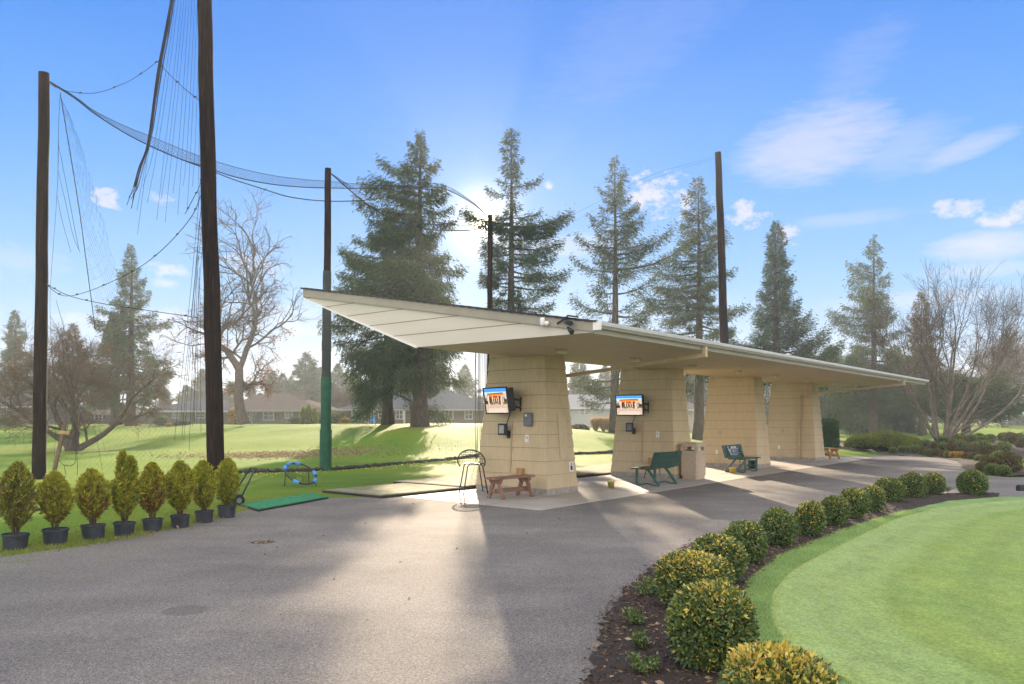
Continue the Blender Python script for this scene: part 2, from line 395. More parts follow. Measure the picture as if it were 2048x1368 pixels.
# ------------------------------------------------------------------ ground
def grid_mesh(name, xs, ys, zf, m):
    X, Y = np.meshgrid(xs, ys); Z = zf(X, Y); nx, ny = len(xs), len(ys)
    V = np.stack([X, Y, Z], -1).reshape(-1, 3)
    i = np.arange(nx * ny).reshape(ny, nx)
    Fc = np.stack([i[:-1, :-1], i[:-1, 1:], i[1:, 1:], i[1:, :-1]], -1).reshape(-1, 4)
    me = bpy.data.meshes.new(name); me.from_pydata(V.tolist(), [], Fc.tolist()); me.materials.append(m)
    me.polygons.foreach_set('use_smooth', [True] * len(Fc)); me.update()
    return link(bpy.data.objects.new(name, me))
xs = np.concatenate([np.linspace(-320, -42, 30), np.arange(-40, 42, .5), np.linspace(44, 320, 30)])
ys = np.concatenate([np.linspace(-36, -2, 8), np.arange(0, 72, .5), np.linspace(74, 390, 42)])
tag(grid_mesh('lawn', xs, ys, terrain, M['lawn']), kind='structure')

def sheet(name, poly, z, m):
    mb = MB(); mb.add([(x, y, z) for x, y in poly], [tuple(range(len(poly)))])
    o = mb.build(name, m); return tag(o, kind='structure')
def dense(poly, step, amp, rng):
    """adds slightly ragged in-between points along an outline"""
    out = []
    for (a, b) in zip(poly, poly[1:] + poly[:1]):
        d = math.hypot(b[0] - a[0], b[1] - a[1]); n = max(1, int(d / step)) if d < 12 else 1
        for i in range(n):
            f = i / n; j = amp if 0 < i else 0
            out.append((a[0] + (b[0] - a[0]) * f + rng.uniform(-j, j), a[1] + (b[1] - a[1]) * f + rng.uniform(-j, j)))
    return out
R0 = random.Random(5)
asph = [(-8, -34), (-6.6, 4), (-6.15, 9.2), (-5.45, 10.3), (-4.9, 12.4), (-4.86, 14.05), (-3.9, 16.0), (-2.3, 16.9), (2, 22.3), (11, 33.4), (13.4, 35.2),
        (15.9, 35.6), (16.3, 36.3), (17.4, 34.2), (18.3, 33.2), (17.2, 29.6), (15.4, 26.4), (14.2, 24.1), (14.0, 21.8), (17, 21.6), (30, 21.4),
        (32, 15.5), (11, 16.5), (10.1, 16.4), (6, 8), (3, -34)]
sheet('asphalt_path', dense(asph, .25, .035, R0), .004, M['asphalt'])
sl = [uv(-2.85, -2.55), uv(21.2, -2.0), uv(21.2, 1.22), uv(-2.78, 1.22)]
mb = MB(); mb.prism([(p.x, p.y, -.05) for p in sl], (0, 0, .06)); tag(mb.build('concrete_slab', M['concrete']), kind='structure')
mb = MB()
for u in (-.75, 2.1, 5.0, 7.9, 10.8, 13.7, 16.6, 19.5):
    mb.add([uv(u - .007, -2.4, .0115), uv(u + .007, -2.4, .0115), uv(u + .007, 1.2, .0115), uv(u - .007, 1.2, .0115)], [(0, 1, 2, 3)])
mb.add([uv(-2.8, -1.22, .0115), uv(21, -1.22, .0115), uv(21, -1.206, .0115), uv(-2.8, -1.206, .0115)], [(0, 1, 2, 3)])
tag(mb.build('slab_joints', M['joint']), kind='structure')

# near mulch bed, collar turf, putting green
bedL = [(.30, 1.5), (.38, 3.5), (.455, 4.83), (.61, 5.53), (.80, 6.52), (1.11, 7.48), (1.51, 8.47), (2.44, 10.35), (3.7, 12.06), (5.4, 14.05), (7.4, 15.9), (9.4, 16.9), (10.6, 16.9)]
bedR = [(1.95, 1.5), (1.86, 3.5), (1.80, 4.83), (1.75, 5.6), (2.03, 6.9), (2.42, 7.9), (3.2, 9.3), (4.05, 10.4), (4.95, 11.55), (6.2, 12.95), (7.5, 14.35), (8.8, 15.6), (10.25, 16.35)]
def resample(pl, n):
    p = np.array(pl, float); d = np.concatenate([[0], np.cumsum(np.linalg.norm(np.diff(p, axis=0), axis=1))])
    s = np.linspace(0, d[-1], n); return np.stack([np.interp(s, d, p[:, k]) for k in range(2)], 1)
def loft(name, A, B, n, k, zf, m, jit=.0, seed=1):
    rng = np.random.default_rng(seed); a = resample(A, n); b = resample(B, n)
    a = a + rng.normal(size=a.shape) * jit; b = b + rng.normal(size=b.shape) * jit * .6
    f = np.linspace(0, 1, k)[None, :, None]; G = a[:, None] * (1 - f) + b[:, None] * f
    Z = zf(G[..., 0], G[..., 1], np.broadcast_to(f[..., 0], G.shape[:2]), rng)
    V = np.concatenate([G, Z[..., None]], -1).reshape(-1, 3); i = np.arange(n * k).reshape(n, k)
    Fc = np.stack([i[:-1, :-1], i[:-1, 1:], i[1:, 1:], i[1:, :-1]], -1).reshape(-1, 4)
    me = bpy.data.meshes.new(name); me.from_pydata(V.tolist(), [], Fc.tolist()); me.materials.append(m); me.update()
    return tag(link(bpy.data.objects.new(name, me)), kind='structure'), G, Z
bed, BG, BZ = loft('mulch_bed', bedL, bedR, 260, 22, lambda x, y, f, r: .014 + np.sin(PI * f) * .05 + r.normal(size=f.shape) * .011 * np.sin(PI * f) ** .5, M['mulch'], .025)
sheet('collar_turf', dense(bedR, .2, .015, R0) + [(11, 16.45), (32, 15.4), (32, 0), (2, 0)], .009, M['collar'])
gin = [(2.9, 2.2), (2.35, 3.6), (2.1, 4.83), (2.0, 5.5), (2.06, 6.07), (2.21, 6.63), (2.45, 7.29), (2.82, 8.02), (3.29, 8.76), (4.74, 10.7), (6.28, 12.7), (7.83, 14.3), (9.6, 15.4), (10.6, 15.8)]
gs = resample(gin, 90)
gpoly = [tuple(p) for p in gs] + [(16, 15.6), (26, 15), (26, 1)]
tmp = np.gradient(gs, axis=0); nrm = unit(np.stack([tmp[:, 1], -tmp[:, 0]], 1))
far_ = resample([(26, 1), (26, 14)], 90)
fr = np.concatenate([np.linspace(0, .2, 50), np.linspace(.22, 1, 14)])[None, :, None]
G = gs[:, None] * (1 - fr) + far_[:, None] * fr; k = G.shape[1]
dist = np.sqrt(((G[:, :, None] - gs[None, None]) ** 2).sum(-1)).min(-1)
V = np.concatenate([G, np.full(G.shape[:2] + (1,), .015)], -1).reshape(-1, 3); i = np.arange(len(gs) * k).reshape(len(gs), k)
Fc = np.stack([i[:-1, :-1], i[:-1, 1:], i[1:, 1:], i[1:, :-1]], -1).reshape(-1, 4)
me = bpy.data.meshes.new('putting_green'); me.from_pydata(V.tolist(), [], Fc.tolist()); me.materials.append(M['green']); me.update()
me.attributes.new('edge', 'FLOAT', 'POINT').data.foreach_set('value', dist.ravel().astype(np.float32))
tag(link(bpy.data.objects.new('putting_green', me)), kind='structure')
# grass blades on the collar
rng = np.random.default_rng(11)
def blades(name, P, hgt, m, rng, wid=.006, lean=.5):
    N = len(P); D = np.concatenate([rng.normal(size=(N, 2)) * lean, np.ones((N, 1))], 1); D = unit(D)
    side = unit(np.concatenate([rng.normal(size=(N, 2)), np.zeros((N, 1))], 1)); h = (hgt * rng.uniform(.5, 1.3, N))[:, None]
    V = np.stack([P - side * wid * .5, P + side * wid * .5, P + D * h], 1)
    o = np_mesh(name, V, 3, m); return tag(o, kind='stuff')
r_ = resample(bedR, 500); g_ = resample(gin, 500)
ii = (rng.random(52000) ** 1.25 * 330 + 60).astype(int)
ff = rng.uniform(-.03, 1.0, len(ii))[:, None]
# match by nearest green point for every bed point
near = np.array([np.argmin(((g_ - r_[i]) ** 2).sum(1)) for i in range(500)])
P = r_[ii] * (1 - ff) + g_[near[ii]] * ff + rng.normal(size=(len(ii), 2)) * .02
P = np.concatenate([P, np.full((len(P), 1), .008)], 1)
blades('collar_grass', P, .03, M['blade'], rng, .006, .7)
# ragged lawn edge by the pots
ed = resample([(-6.5, 8.2), (-6.15, 9.2), (-5.45, 10.3), (-4.9, 12.4), (-4.86, 14.05), (-3.95, 15.9)], 400)
ii = rng.integers(0, 400, 26000); off = np.abs(rng.normal(size=26000)) * .75
P = np.stack([ed[ii, 0] - off * .92 + .10 * rng.normal(size=26000), ed[ii, 1] + off * .3 + rng.normal(size=26000) * .1, np.full(26000, .002)], 1)
blades('lawn_edge_grass', P, .055, M['blade_y'], rng, .008, .6)

# mulch chips and dead leaves
n = 15000; i = rng.integers(0, 165, n); j = rng.integers(0, 22, n)
P = np.concatenate([BG[i, j] + rng.normal(size=(n, 2)) * .03, BZ[i, j][:, None] + .006], 1)
D = np.concatenate([rng.normal(size=(n, 2)), rng.normal(size=(n, 1)) * .25], 1)
tag(np_mesh('bark_chips', leaves(P, D, rng.uniform(.015, .06, n), rng.uniform(.006, .016, n), rng, .2), 4, M['chip']), kind='stuff')
n = 420; i = rng.integers(30, 200, n); j = rng.integers(0, 22, n)
P = np.concatenate([BG[i, j] + rng.normal(size=(n, 2)) * .05, BZ[i, j][:, None] + .012], 1)
D = np.concatenate([rng.normal(size=(n, 2)), rng.normal(size=(n, 1)) * .1], 1)
V1 = leaves(P, D, rng.uniform(.03, .075, n), rng.uniform(.015, .04, n), rng, .2)
n = 90; P = np.stack([rng.uniform(-5, 3, n), rng.uniform(5, 17, n), np.full(n, .01)], 1); D = np.concatenate([rng.normal(size=(n, 2)), rng.normal(size=(n, 1)) * .08], 1)
V2 = leaves(P, D, rng.uniform(.02, .05, n), rng.uniform(.01, .03, n), rng, .1)
n = 240; c = rng.integers(0, 400, n); P = np.stack([ed[c, 0] - .1 + rng.normal(size=n) * .12, ed[c, 1] + rng.normal(size=n) * .1, np.full(n, .015)], 1); D = rng.normal(size=(n, 3)) * (1, 1, .2)
V3 = leaves(P, D, rng.uniform(.03, .07, n), rng.uniform(.02, .04, n), rng, .1)
n = 40; P = np.stack([pb.x + rng.normal(size=n) * .1, pb.y + rng.normal(size=n) * .08, np.full(n, .01)], 1); D = rng.normal(size=(n, 3)) * (1, 1, .2)
V4 = leaves(P, D, rng.uniform(.03, .06, n), rng.uniform(.02, .03, n), rng, .1)
n = 4200; x = -10.3 + rng.normal(size=n) * 2.6; y = 34.8 + rng.normal(size=n) * 1.5; P = np.stack([x, y, terrain(x, y) + .02], 1); D = rng.normal(size=(n, 3)) * (1, 1, .4)
V5 = leaves(P, D, rng.uniform(.04, .10, n), rng.uniform(.03, .06, n), rng, .2)
tag(np_mesh('fallen_leaves', np.concatenate([V1, V2, V3, V4, V5]), 4, M['litter']), kind='stuff')
n = 520; s_ = rng.random(n); x = -9.2 + s_ * 8.5 + rng.normal(size=n) * .5 + .4; y = 22.3 + s_ * 9 + rng.normal(size=n) * .8; P = np.stack([x, y, terrain(x, y) + .02], 1); D = rng.normal(size=(n, 3)) * (1, 1, .3)
tag(np_mesh('yellow_fallen_leaves', leaves(P, D, rng.uniform(.04, .08, n), rng.uniform(.03, .05, n), rng, .2), 4, M['litter_y']), kind='stuff')

# ------------------------------------------------------------------ the shelter
SH = thing('golf_shelter', 'open tan driving range shelter with wedge shaped roof on four tapered pillars', 'shelter', (OX, OY, 0), TH)
Z0 = 3.05; U0, U1 = -3.42, 20.9
PU = [0, 5.83, 11.66, 17.49]
NC = 10
def pillar_mb(ztop):
    mb = MB(); hb = (.58, 1.02); ht = (.36, .795)
    z0 = .14; dz = (Z0 - z0) / NC
    for i in range(NC + (1 if ztop > Z0 else 0)):
        za, zb_ = z0 + i * dz + (.008 if i else 0), z0 + (i + 1) * dz
        fa, fb = za / Z0, zb_ / Z0
        lap = .017
        A = [hb[k] + (ht[k] - hb[k]) * fa + lap for k in (0, 1)]; B = [hb[k] + (ht[k] - hb[k]) * fb + .003 for k in (0, 1)]
        vs = [(sx * A[0], sy * A[1], za) for sx, sy in ((-1, -1), (1, -1), (1, 1), (-1, 1))] + [(sx * B[0], sy * B[1], zb_) for sx, sy in ((-1, -1), (1, -1), (1, 1), (-1, 1))]
        mb.add(vs, [(3, 2, 1, 0), (0, 1, 5, 4), (1, 2, 6, 5), (2, 3, 7, 6), (3, 0, 4, 7), (4, 5, 6, 7)])
        if i:
            g = [h - .014 for h in A]; mb.add([(sx * g[0], sy * g[1], zz) for zz in (za - .02, za + .01) for sx, sy in ((-1, -1), (1, -1), (1, 1), (-1, 1))], [(0, 1, 5, 4), (1, 2, 6, 5), (2, 3, 7, 6), (3, 0, 4, 7)], 1)
    return mb
def face_u(z, off=0):      # u of the end face (normal -u) at height z, relative to pillar centre
    return -(.58 - .22 * z / Z0) - .014 - off
def face_v(z, off=0):
    return -(1.02 - .225 * z / Z0) - .014 - off
tilt_u = math.atan2(.22, Z0); tilt_v = math.atan2(.225, Z0)
pil_mesh = None; pils = []
for k, pu in enumerate(PU):
    if pil_mesh is None:
        p = pillar_mb(4).build('pillar', [M['siding'], M['groove']], SH); pil_mesh = p.data
    else:
        p = link(bpy.data.objects.new('pillar', pil_mesh), SH)
    p.location = (pu, 0, 0); pils.append(p)
    mb = MB(); mb.box((0, 0, .075), (1.17, 2.05, .15)); mb.build('plinth', M['plinth'], p, bevel=.01)
    # wall plates on the end face
    Ru = Matrix.Rotation(tilt_u, 3, 'Y')
    z = 1.22 if k < 2 else 1.18
    mb = MB(); mb.box((face_u(z, .004), (-.42, -.46, .32, .30)[k], z), (.014, .10, .17), Ru); mb.box((face_u(z, .014), (-.42, -.46, .32, .30)[k], z + .02), (.012, .035, .05), Ru, 1)
    mb.build('switch_plate', [M['gutter_end'] if k < 2 else M['trim'], M['steel']], p)
    if k < 2:
        # conduit and square junction box under the screen
        vv = (.02, .02)[k]; mb = MB()
        mb.bar((face_u(1.65, .012), vv, 1.62), (face_u(.42, .012), vv, .42), .035, .03)
        mb.bar((face_u(.42, .012), vv, .42), (face_u(.42, .012), vv - .22, .42), .03, .035)
        mb.build('conduit', M['trim'], p)
        mb = MB(); mb.box((face_u(.46, .05), vv - .33, .47), (.12, .14, .2), Ru); mb.build('junction_box', M['wood_block'], p, bevel=.006)
    else:
        mb = MB(); mb.box((face_u(.6, .006), .42, .52), (.02, .09, .15), Ru); mb.build('outlet_cover', M['gutter_end'], p)
Rv = Matrix.Rotation(-tilt_v, 3, 'X')
mb = MB(); mb.box((.10, face_v(1.28, .012), 1.28), (.30, .026, 1.0), Rv); mb.build('access_panel', M['siding'], pils[0], bevel=.004)
mb = MB(); mb.box((.36, face_v(.58, .006), .58), (.15, .014, .22), Rv); mb.box((.36, face_v(.58, .0145), .555), (.075, .006, .10), Rv, 1); mb.box((.36, face_v(.62, .0145), .64), (.03, .006, .04), Rv, 1)
mb.build('notice_plate', [M['white'], M['black']], pils[0])

roofsec = [(-4.07, Z0), (0, Z0), (3.63, 4.38), (3.63, 4.57), (-4.07, 3.22)]
slope = (4.57 - 3.22) / 7.7
mb = MB()
mb.add([(U0, -4.07, Z0), (U1, -4.07, Z0), (U1, 0, Z0), (U0, 0, Z0)], [(0, 3, 2, 1)])
mb.add([(U0, 0, Z0), (U1, 0, Z0), (U1, 3.63, 4.38), (U0, 3.63, 4.38)], [(0, 3, 2, 1)])
mb.build('soffit', M['soffit'], SH)
for (uu, s) in ((U0, -1), (U1, 1)):
    mb = MB(); poly = [(uu, v, z) for v, z in roofsec]
    mb.prism(poly, (.03 * -s, 0, 0)); mb.m[-len(poly) - 2:] = [0] * (len(poly) + 2)
    # board gaps
    for i in range(5):
        z = Z0 + .262 * (i + 1)
        vb = (z - Z0) / 1.33 * 3.63 + .02
        vf = (z - 3.22 + .17) / slope - 4.07
        if vf < vb - .05: mb.bar((uu + s * .0015, vb, z), (uu + s * .0015, vf, z), .006, .012, 1)
    mb.build('gable_panel', [M['gable'], M['groove']], SH)
mb = MB()
for (uu, s) in ((U0, -1), (U1, 1)):
    mb.prism([(uu + s * .002, -4.10, 3.06), (uu + s * .002, 3.66, 4.40), (uu + s * .002, 3.66, 4.58), (uu + s * .002, -4.10, 3.225)], (s * .035, 0, 0))
mb.bar((U0, 3.655, 4.47), (U1, 3.655, 4.47), .03, .2)
mb.bar((U0, -4.085, 3.115), (U1, -4.085, 3.115), .028, .17)
mb.build('fascia', M['fascia'], SH)
mb = MB(); mb.bar((U0 - .02, .01, Z0 - .006), (U0 - .02, 3.66, 4.365), .05, .03); mb.build('gable_edge_trim', M['gutter_end'], SH)
mb = MB()
nsh = 40
for i in range(nsh):
    v0 = -4.16 + i * (7.86 / nsh); v1 = -4.16 + (i + 1) * (7.86 / nsh) + .03
    za = 3.235 + (v0 + 4.07) * slope + .018; zb_ = 3.235 + (v1 + 4.07) * slope + .004
    mb.prism([(U0 - .06, v0, za - .03), (U0 - .06, v1, zb_ - .03), (U0 - .06, v1, zb_), (U0 - .06, v0, za)], (U1 - U0 + .12, 0, 0))
mb.build('shingle_roof', M['shingle'], SH)
mb = MB(); prof = [(-4.10, 3.115), (-4.17, 3.115), (-4.19, 3.14), (-4.215, 3.16), (-4.215, 3.205), (-4.205, 3.222), (-4.19, 3.222), (-4.19, 3.20), (-4.10, 3.20)]
mb.prism([(U0 + .01, v, z) for v, z in prof], (U1 - U0 - .02, 0, 0)); g = mb.build('gutter', M['gutter'], SH)
mb = MB(); mb.prism([(U0 - .045, v, z) for v, z in [(-4.09, 3.08), (-4.22, 3.08), (-4.23, 3.225), (-4.09, 3.225)]], (.05, 0, 0)); mb.build('end_cap', M['gutter_end'], g)
for pu in (.5, 17.0):
    mb = MB(); w = .075
    mb.bar((pu, -4.15, 3.10), (pu, -4.15, 2.90), w, w * 1.2)
    if pu < 1:
        mb.bar((pu, -4.19, 2.93), (pu, -.60, 2.62), w, w)
        mb.bar((pu, -.62, 2.66), (pu, -.62, 2.3), w, w)
    else:
        mb.bar((pu, -4.19, 2.93), (pu, -.36, 2.60), w, w)
        mb.bar((pu - .02, -.40, 2.64), (pu - .16, -.40, .14), w, w); mb.box((pu - .17, -.40, .19), (.12, .12, .1))
    mb.build('downspout', M['trim'], SH)
for k in range(8):
    mb = MB(); u = -1.25 + 2.915 * k
    mb.box((u, -1.88, Z0 - .012), (.30, .13, .024)); mb.box((u, -1.88, Z0 - .05), (.26, .10, .055), None, 1)
    mb.build('soffit_light', [M['trim'], M['lamp_glass']], SH, bevel=.006)

# ------------------------------------------------------------------ screens, lamps and boxes on the shelter
def emis(name, c, s=.55):
    m = bpy.data.materials.new(name); m.use_nodes = True; t = NT(m.node_tree); t.n.remove(t.n['Principled BSDF'])
    e = t.new('ShaderNodeEmission'); nz = t.noise(t.obj(), 22, 3); c = c4(c)
    t.put(e.inputs[0], t.ramp(nz, [(.3, tuple(x * .8 for x in c[:3]) + (1,)), (.7, tuple(min(1, x * 1.15) for x in c[:3]) + (1,))])); e.inputs[1].default_value = s
    t.l.new(e.outputs[0], t.n['Material Output'].inputs[0]); return m
SC = [emis('screen_' + n, lin(*c)) for n, c in (('sky', (70, 140, 225)), ('pale_sky', (165, 205, 240)), ('wall', (190, 175, 160)), ('orange', (225, 115, 30)), ('dark_orange', (120, 55, 25)),
      ('post', (225, 190, 160)), ('dark', (50, 45, 42)), ('paving', (190, 165, 145)), ('pale_paving', (208, 188, 170)), ('brown', (120, 70, 55)), ('bush', (95, 95, 45)))]
def screen_picture(mb, w, h, y):
    d = [0]
    def q(pts, mi):
        d[0] += .0006
        mb.add([((x - .5) * w, y - d[0], (z - .5) * h) for x, z in pts], [tuple(range(len(pts)))], mi)
    def r(x0, z0, x1, z1, mi): q([(x0, z0), (x1, z0), (x1, z1), (x0, z1)], mi)
    r(0, 0, 1, 1, 1); r(0, .86, 1, 1, 0); r(0, .35, 1, .72, 2); r(.78, .4, 1, .82, 2); r(0, 0, 1, .38, 7); r(.1, .0, .9, .18, 8)
    q([(.35, .38), (.62, .38), (.56, .46), (.42, .46)], 8)
    r(.16, .38, .9, .62, 6); r(.3, .40, .34, .62, 10); r(.7, .38, .86, .6, 2); r(.42, .42, .46, .6, 2); r(.52, .42, .55, .6, 5)
    q([(.12, .68), (.86, .72), (.86, .79), (.12, .76)], 3); q([(.12, .76), (.86, .79), (.84, .83), (.15, .80)], 4); q([(.22, .60), (.75, .60), (.78, .70), (.2, .68)], 4)
    r(.3, .58, .62, .63, 3)
    for x in (.16, .34, .60, .74): r(x, .30, x + .035, .71, 5)
    for x in (.2, .27, .40, .66, .70, .8, .87): r(x, .33, x + .02, .56, 9)
    r(0, .36, .14, .5, 6); r(.02, .5, .1, .62, 9); r(.84, .36, 1, .44, 10); r(.9, .44, 1, .56, 6); r(.3, .33, .38, .42, 10); r(.62, .33, .7, .42, 10)
def television(label, loc, yaw, mount):
    t = thing('television', label, 'television', loc, yaw, 'screens on the pillars')
    R = Matrix.Rotation(math.radians(10), 3, 'X')
    W, H, D = .80, .60, .20
    def tilt(o):
        o.rotation_euler = (math.radians(10), 0, 0); return o
    mb = MB(); mb.box((0, D * .5 + .02, 0), (W * .92, D, H * .86)); tilt(mb.build('housing', M['black_plastic'], t, bevel=.015))
    mb = MB(); b = .028
    mb.box((0, 0, H / 2 - b / 2), (W, .04, b)); mb.box((0, 0, -H / 2 + b / 2), (W, .04, b)); mb.box((-W / 2 + b / 2, 0, 0), (b, .04, H - 2 * b)); mb.box((W / 2 - b / 2, 0, 0), (b, .04, H - 2 * b))
    tilt(mb.build('bezel', M['black'], t, bevel=.003))
    mb = MB(); screen_picture(mb, W - 2 * b, H - 2 * b, -.004); tilt(mb.build('screen', SC, t))
    # wall arm, in the thing's own frame
    Mi = (Matrix.Translation(loc) @ Matrix.Rotation(yaw, 4, 'Z')).inverted()
    w = Mi @ Vector(mount); mb = MB()
    for dz in (.085, -.085):
        mb.bar((w.x, w.y, w.z + dz), (.05, D + .02, dz), .03, .045)
    mb.bar((w.x, w.y, w.z + .16), (w.x, w.y, w.z - .16), .05, .03)
    mb.bar((.05, D + .03, .14), (.05, D + .03, -.14), .2, .03)
    mb.build('wall_arm', M['black'], t)
    return t
def yaw_of(deg):  # the screen looks deg to the left of the camera direction
    return math.radians(-deg)
television('flat screen in black case on the nearest pillar, turned far to the left', uv(-.86, .17, 2.06), yaw_of(48), uv(face_u(1.98), -.20, 1.98))
television('flat screen in black case on the second pillar, facing the path', uv(5.83 - .80, .27, 2.04), yaw_of(27), uv(5.83 + face_u(1.98), -.14, 1.98))
def floodlight(label, loc, yaw, k):
    t = thing('floodlight', label, 'floodlight', loc, yaw, 'small floodlights under the screens')
    mb = MB(); mb.box((0, 0, 0), (.22, .06, .26)); o = mb.build('housing', M['black_plastic'], t, bevel=.01)
    mb = MB(); mb.box((0, -.032, .0), (.14, .012, .18)); mb.build('lens', M['steel'] if k == 0 else M['grey_box'], t)
    mb = MB(); mb.bar((.02, .03, -.05), (.06, .16, -.10), .06, .12); mb.box((.06, .17, -.12), (.1, .06, .16)); mb.build('bracket', M['black'], t)
    mb = MB(); mb.tube([(.05, .12, .0), (.05, .10, .12), (.10, .10, .26), (.12, .14, .34)], .012, 5); mb.build('cable', M['black'], t)
    for ch in t.children: ch.rotation_euler = (0, 0, 0)
    return t
floodlight('black floodlight with pale lens below the screen of the nearest pillar', uv(face_u(1.45, .18), .16, 1.42), yaw_of(40), 0)
floodlight('black floodlight with grey lens below the screen of the second pillar', uv(5.83 + face_u(1.45, .18), .34, 1.42), yaw_of(32), 1)
t_ = thing('control_box', 'rounded grey box with white label fixed to the nearest pillar', 'control box', uv(face_u(1.64, .05), -.46, 1.64), TH)
mb = MB(); mb.box((0, 0, 0), (.09, .22, .30)); mb.build('case', M['grey_box'], t_, bevel=.03)
mb = MB(); mb.box((-.046, .03, .09), (.004, .06, .05)); mb.build('label_plate', M['white'], t_)
# camera and lamps on the gable corner
t_ = thing('security_camera', 'white security camera on the roof end beside the gutter', 'camera', uv(U0 - .06, -3.15, 3.27), TH)
mb = MB(); mb.lathe([(0, .09), (.04, .085), (.055, .05), (.055, -.06), (.04, -.09), (0, -.095)], 14, (-.03, .06, .03)); mb.build('camera_body', M['white'], t_, smooth_=True)
mb = MB(); mb.lathe([(0, .055), (.035, .045), (.055, 0), (.035, -.045), (0, -.055)], 14, (-.04, -.06, -.02)); mb.bar((0, -.05, 0), (-.03, .06, .02), .03, .03); mb.build('mount', M['white'], t_, smooth_=True)
t_ = thing('twin_floodlight', 'black twin spotlight and bracket at the front corner of the roof', 'spotlight', uv(U0 - .05, -3.62, 3.24), TH)
mb = MB(); mb.bar((0, .30, .0), (-.05, -.02, .14), .03, .03); mb.bar((-.05, -.02, .14), (-.02, -.24, .10), .10, .03); mb.box((-.05, .0, .0), (.05, .06, .08)); mb.build('bracket', M['black'], t_)
for (a, b_) in (((-.06, .06, .0), (-.14, -.16, -.04)), ((-.06, -.02, -.11), (-.14, -.18, -.23))):
    mb = MB(); a = Vector(a); b_ = Vector(b_); mb.tube([a, a.lerp(b_, .5), b_], [.025, .045, .055], 10); mb.build('lamp_head', M['black'], t_)

for n_ in ('security_camera', 'twin_floodlight'): bpy.data.objects[n_].scale = (.78, .78, .78)
# ------------------------------------------------------------------ benches, bins, buckets, mats
def park_bench(label, u, v, rz, ad):
    t = thing('park_bench', label, 'bench', uv(u, v, .01), TH + rz, 'green metal benches under the shelter')
    L = 1.42
    R = Matrix.Rotation(math.radians(-14), 3, 'X')
    mb = MB()
    for k in range(3): mb.box((0, -.16 + k * .165, .43), (L, .15, .035))
    mb.build('seat', M['bench_green'], t, bevel=.006)
    mb = MB()
    for k in range(3): mb.box((0, -.333 - k * .0375, .505 + k * .131), (L, .032, .132), Matrix.Rotation(math.radians(16), 3, 'X'))
    bk = mb.build('backrest', M['bench_green'], t, bevel=.006)
    for s in (-1, 1):
        x = s * .45; mb = MB()
        mb.bar((x, -.22, .41), (x, -.44, .83), .055, .012, 0, (1, 0, 0))
        mb.bar((x, .20, .40), (x, .20, .02), .05, .05); mb.bar((x, -.10, .41), (x, -.42, .01), .05, .05)
        mb.bar((x, -.24, .405), (x, .24, .405), .05, .02)
        mb.tube([(x, .20, .015), (x, .08, .02), (x, -.08, .055), (x, -.24, .02), (x, -.42, .015)], .018, 5)
        mb.bar((x * .75, .0, .40), (x * .92, .02, .16), .02, .02)
        o = mb.build('leg_frame', M['bench_leg'], t)
        for k in range(5): mb = MB(); mb.box((x, -.268 - .024 * k - .045, .50 + k * .075), (.025, .012, .02)); mb.build('bolt', M['steel'], o)
    if ad:
        pm = MB(); Rb = Matrix.Rotation(math.radians(16), 3, 'X'); off = Rb @ Vector((0, .0185, 0)); c = Vector((0, -.382, .652)) + off
        d = [0.0]
        def rect(x0, z0, x1, z1, mi):
            d[0] += .0008
            vs = [c + Rb @ Vector((-x if False else x, d[0], z)) for x, z in ((x0, z0), (x1, z0), (x1, z1), (x0, z1))]
            pm.add(vs, [(3, 2, 1, 0)], mi)
        # seen from the front the panel's left side is +x
        rect(-.56, -.165, .50, .165, 0)
        rect(-.54, -.15, -.26, .16, 1)
        for k in range(7): rect(-.52, -.12 + k * .038, -.29, -.112 + k * .038, 4)
        rect(-.24, -.115, .14, .13, 3); rect(-.23, .05, -.06, .13, 1); rect(.0, .05, .13, .13, 1)
        rect(-.20, -.11, -.06, .06, 2); rect(-.02, -.11, .1, .05, 0); rect(.01, -.08, .05, .03, 1); rect(-.15, -.06, -.11, .04, 4); rect(.015, .05, .06, .10, 5); rect(-.16, .06, -.10, .11, 5)
        rect(-.24, -.14, .14, -.128, 1)
        for (x0, z0, x1, z1) in ((.2, -.14, .44, -.122), (.2, -.105, .44, -.087), (.24, -.06, .42, -.03), (.22, .0, .46, .028), (.26, .04, .46, .055), (.36, .075, .40, .14), (.2, .06, .24, .075)): rect(x0, z0, x1, z1, 1)
        pm.build('advert_panel', [M['ad_dark'], M['white'], M['ad_blue'], M['ad_mid'], M['ad_grey'], M['ad_skin']], bk)
    return t
M['ad_dark'] = simple('advert_navy', (.012, .014, .03), .4); M['ad_blue'] = simple('advert_suit', (.05, .06, .16), .4)
M['ad_mid'] = simple('advert_backdrop', (.28, .28, .30), .4); M['ad_grey'] = simple('advert_grey', (.42, .42, .48), .4); M['ad_skin'] = simple('advert_tan', (.5, .32, .22), .4)
park_bench('dark green metal bench beside the waste bin, its back to the path', 3.33, -1.42, 0, False)
park_bench('dark green metal bench with an advert panel on its backrest', 9.2, -1.36, PI, True)

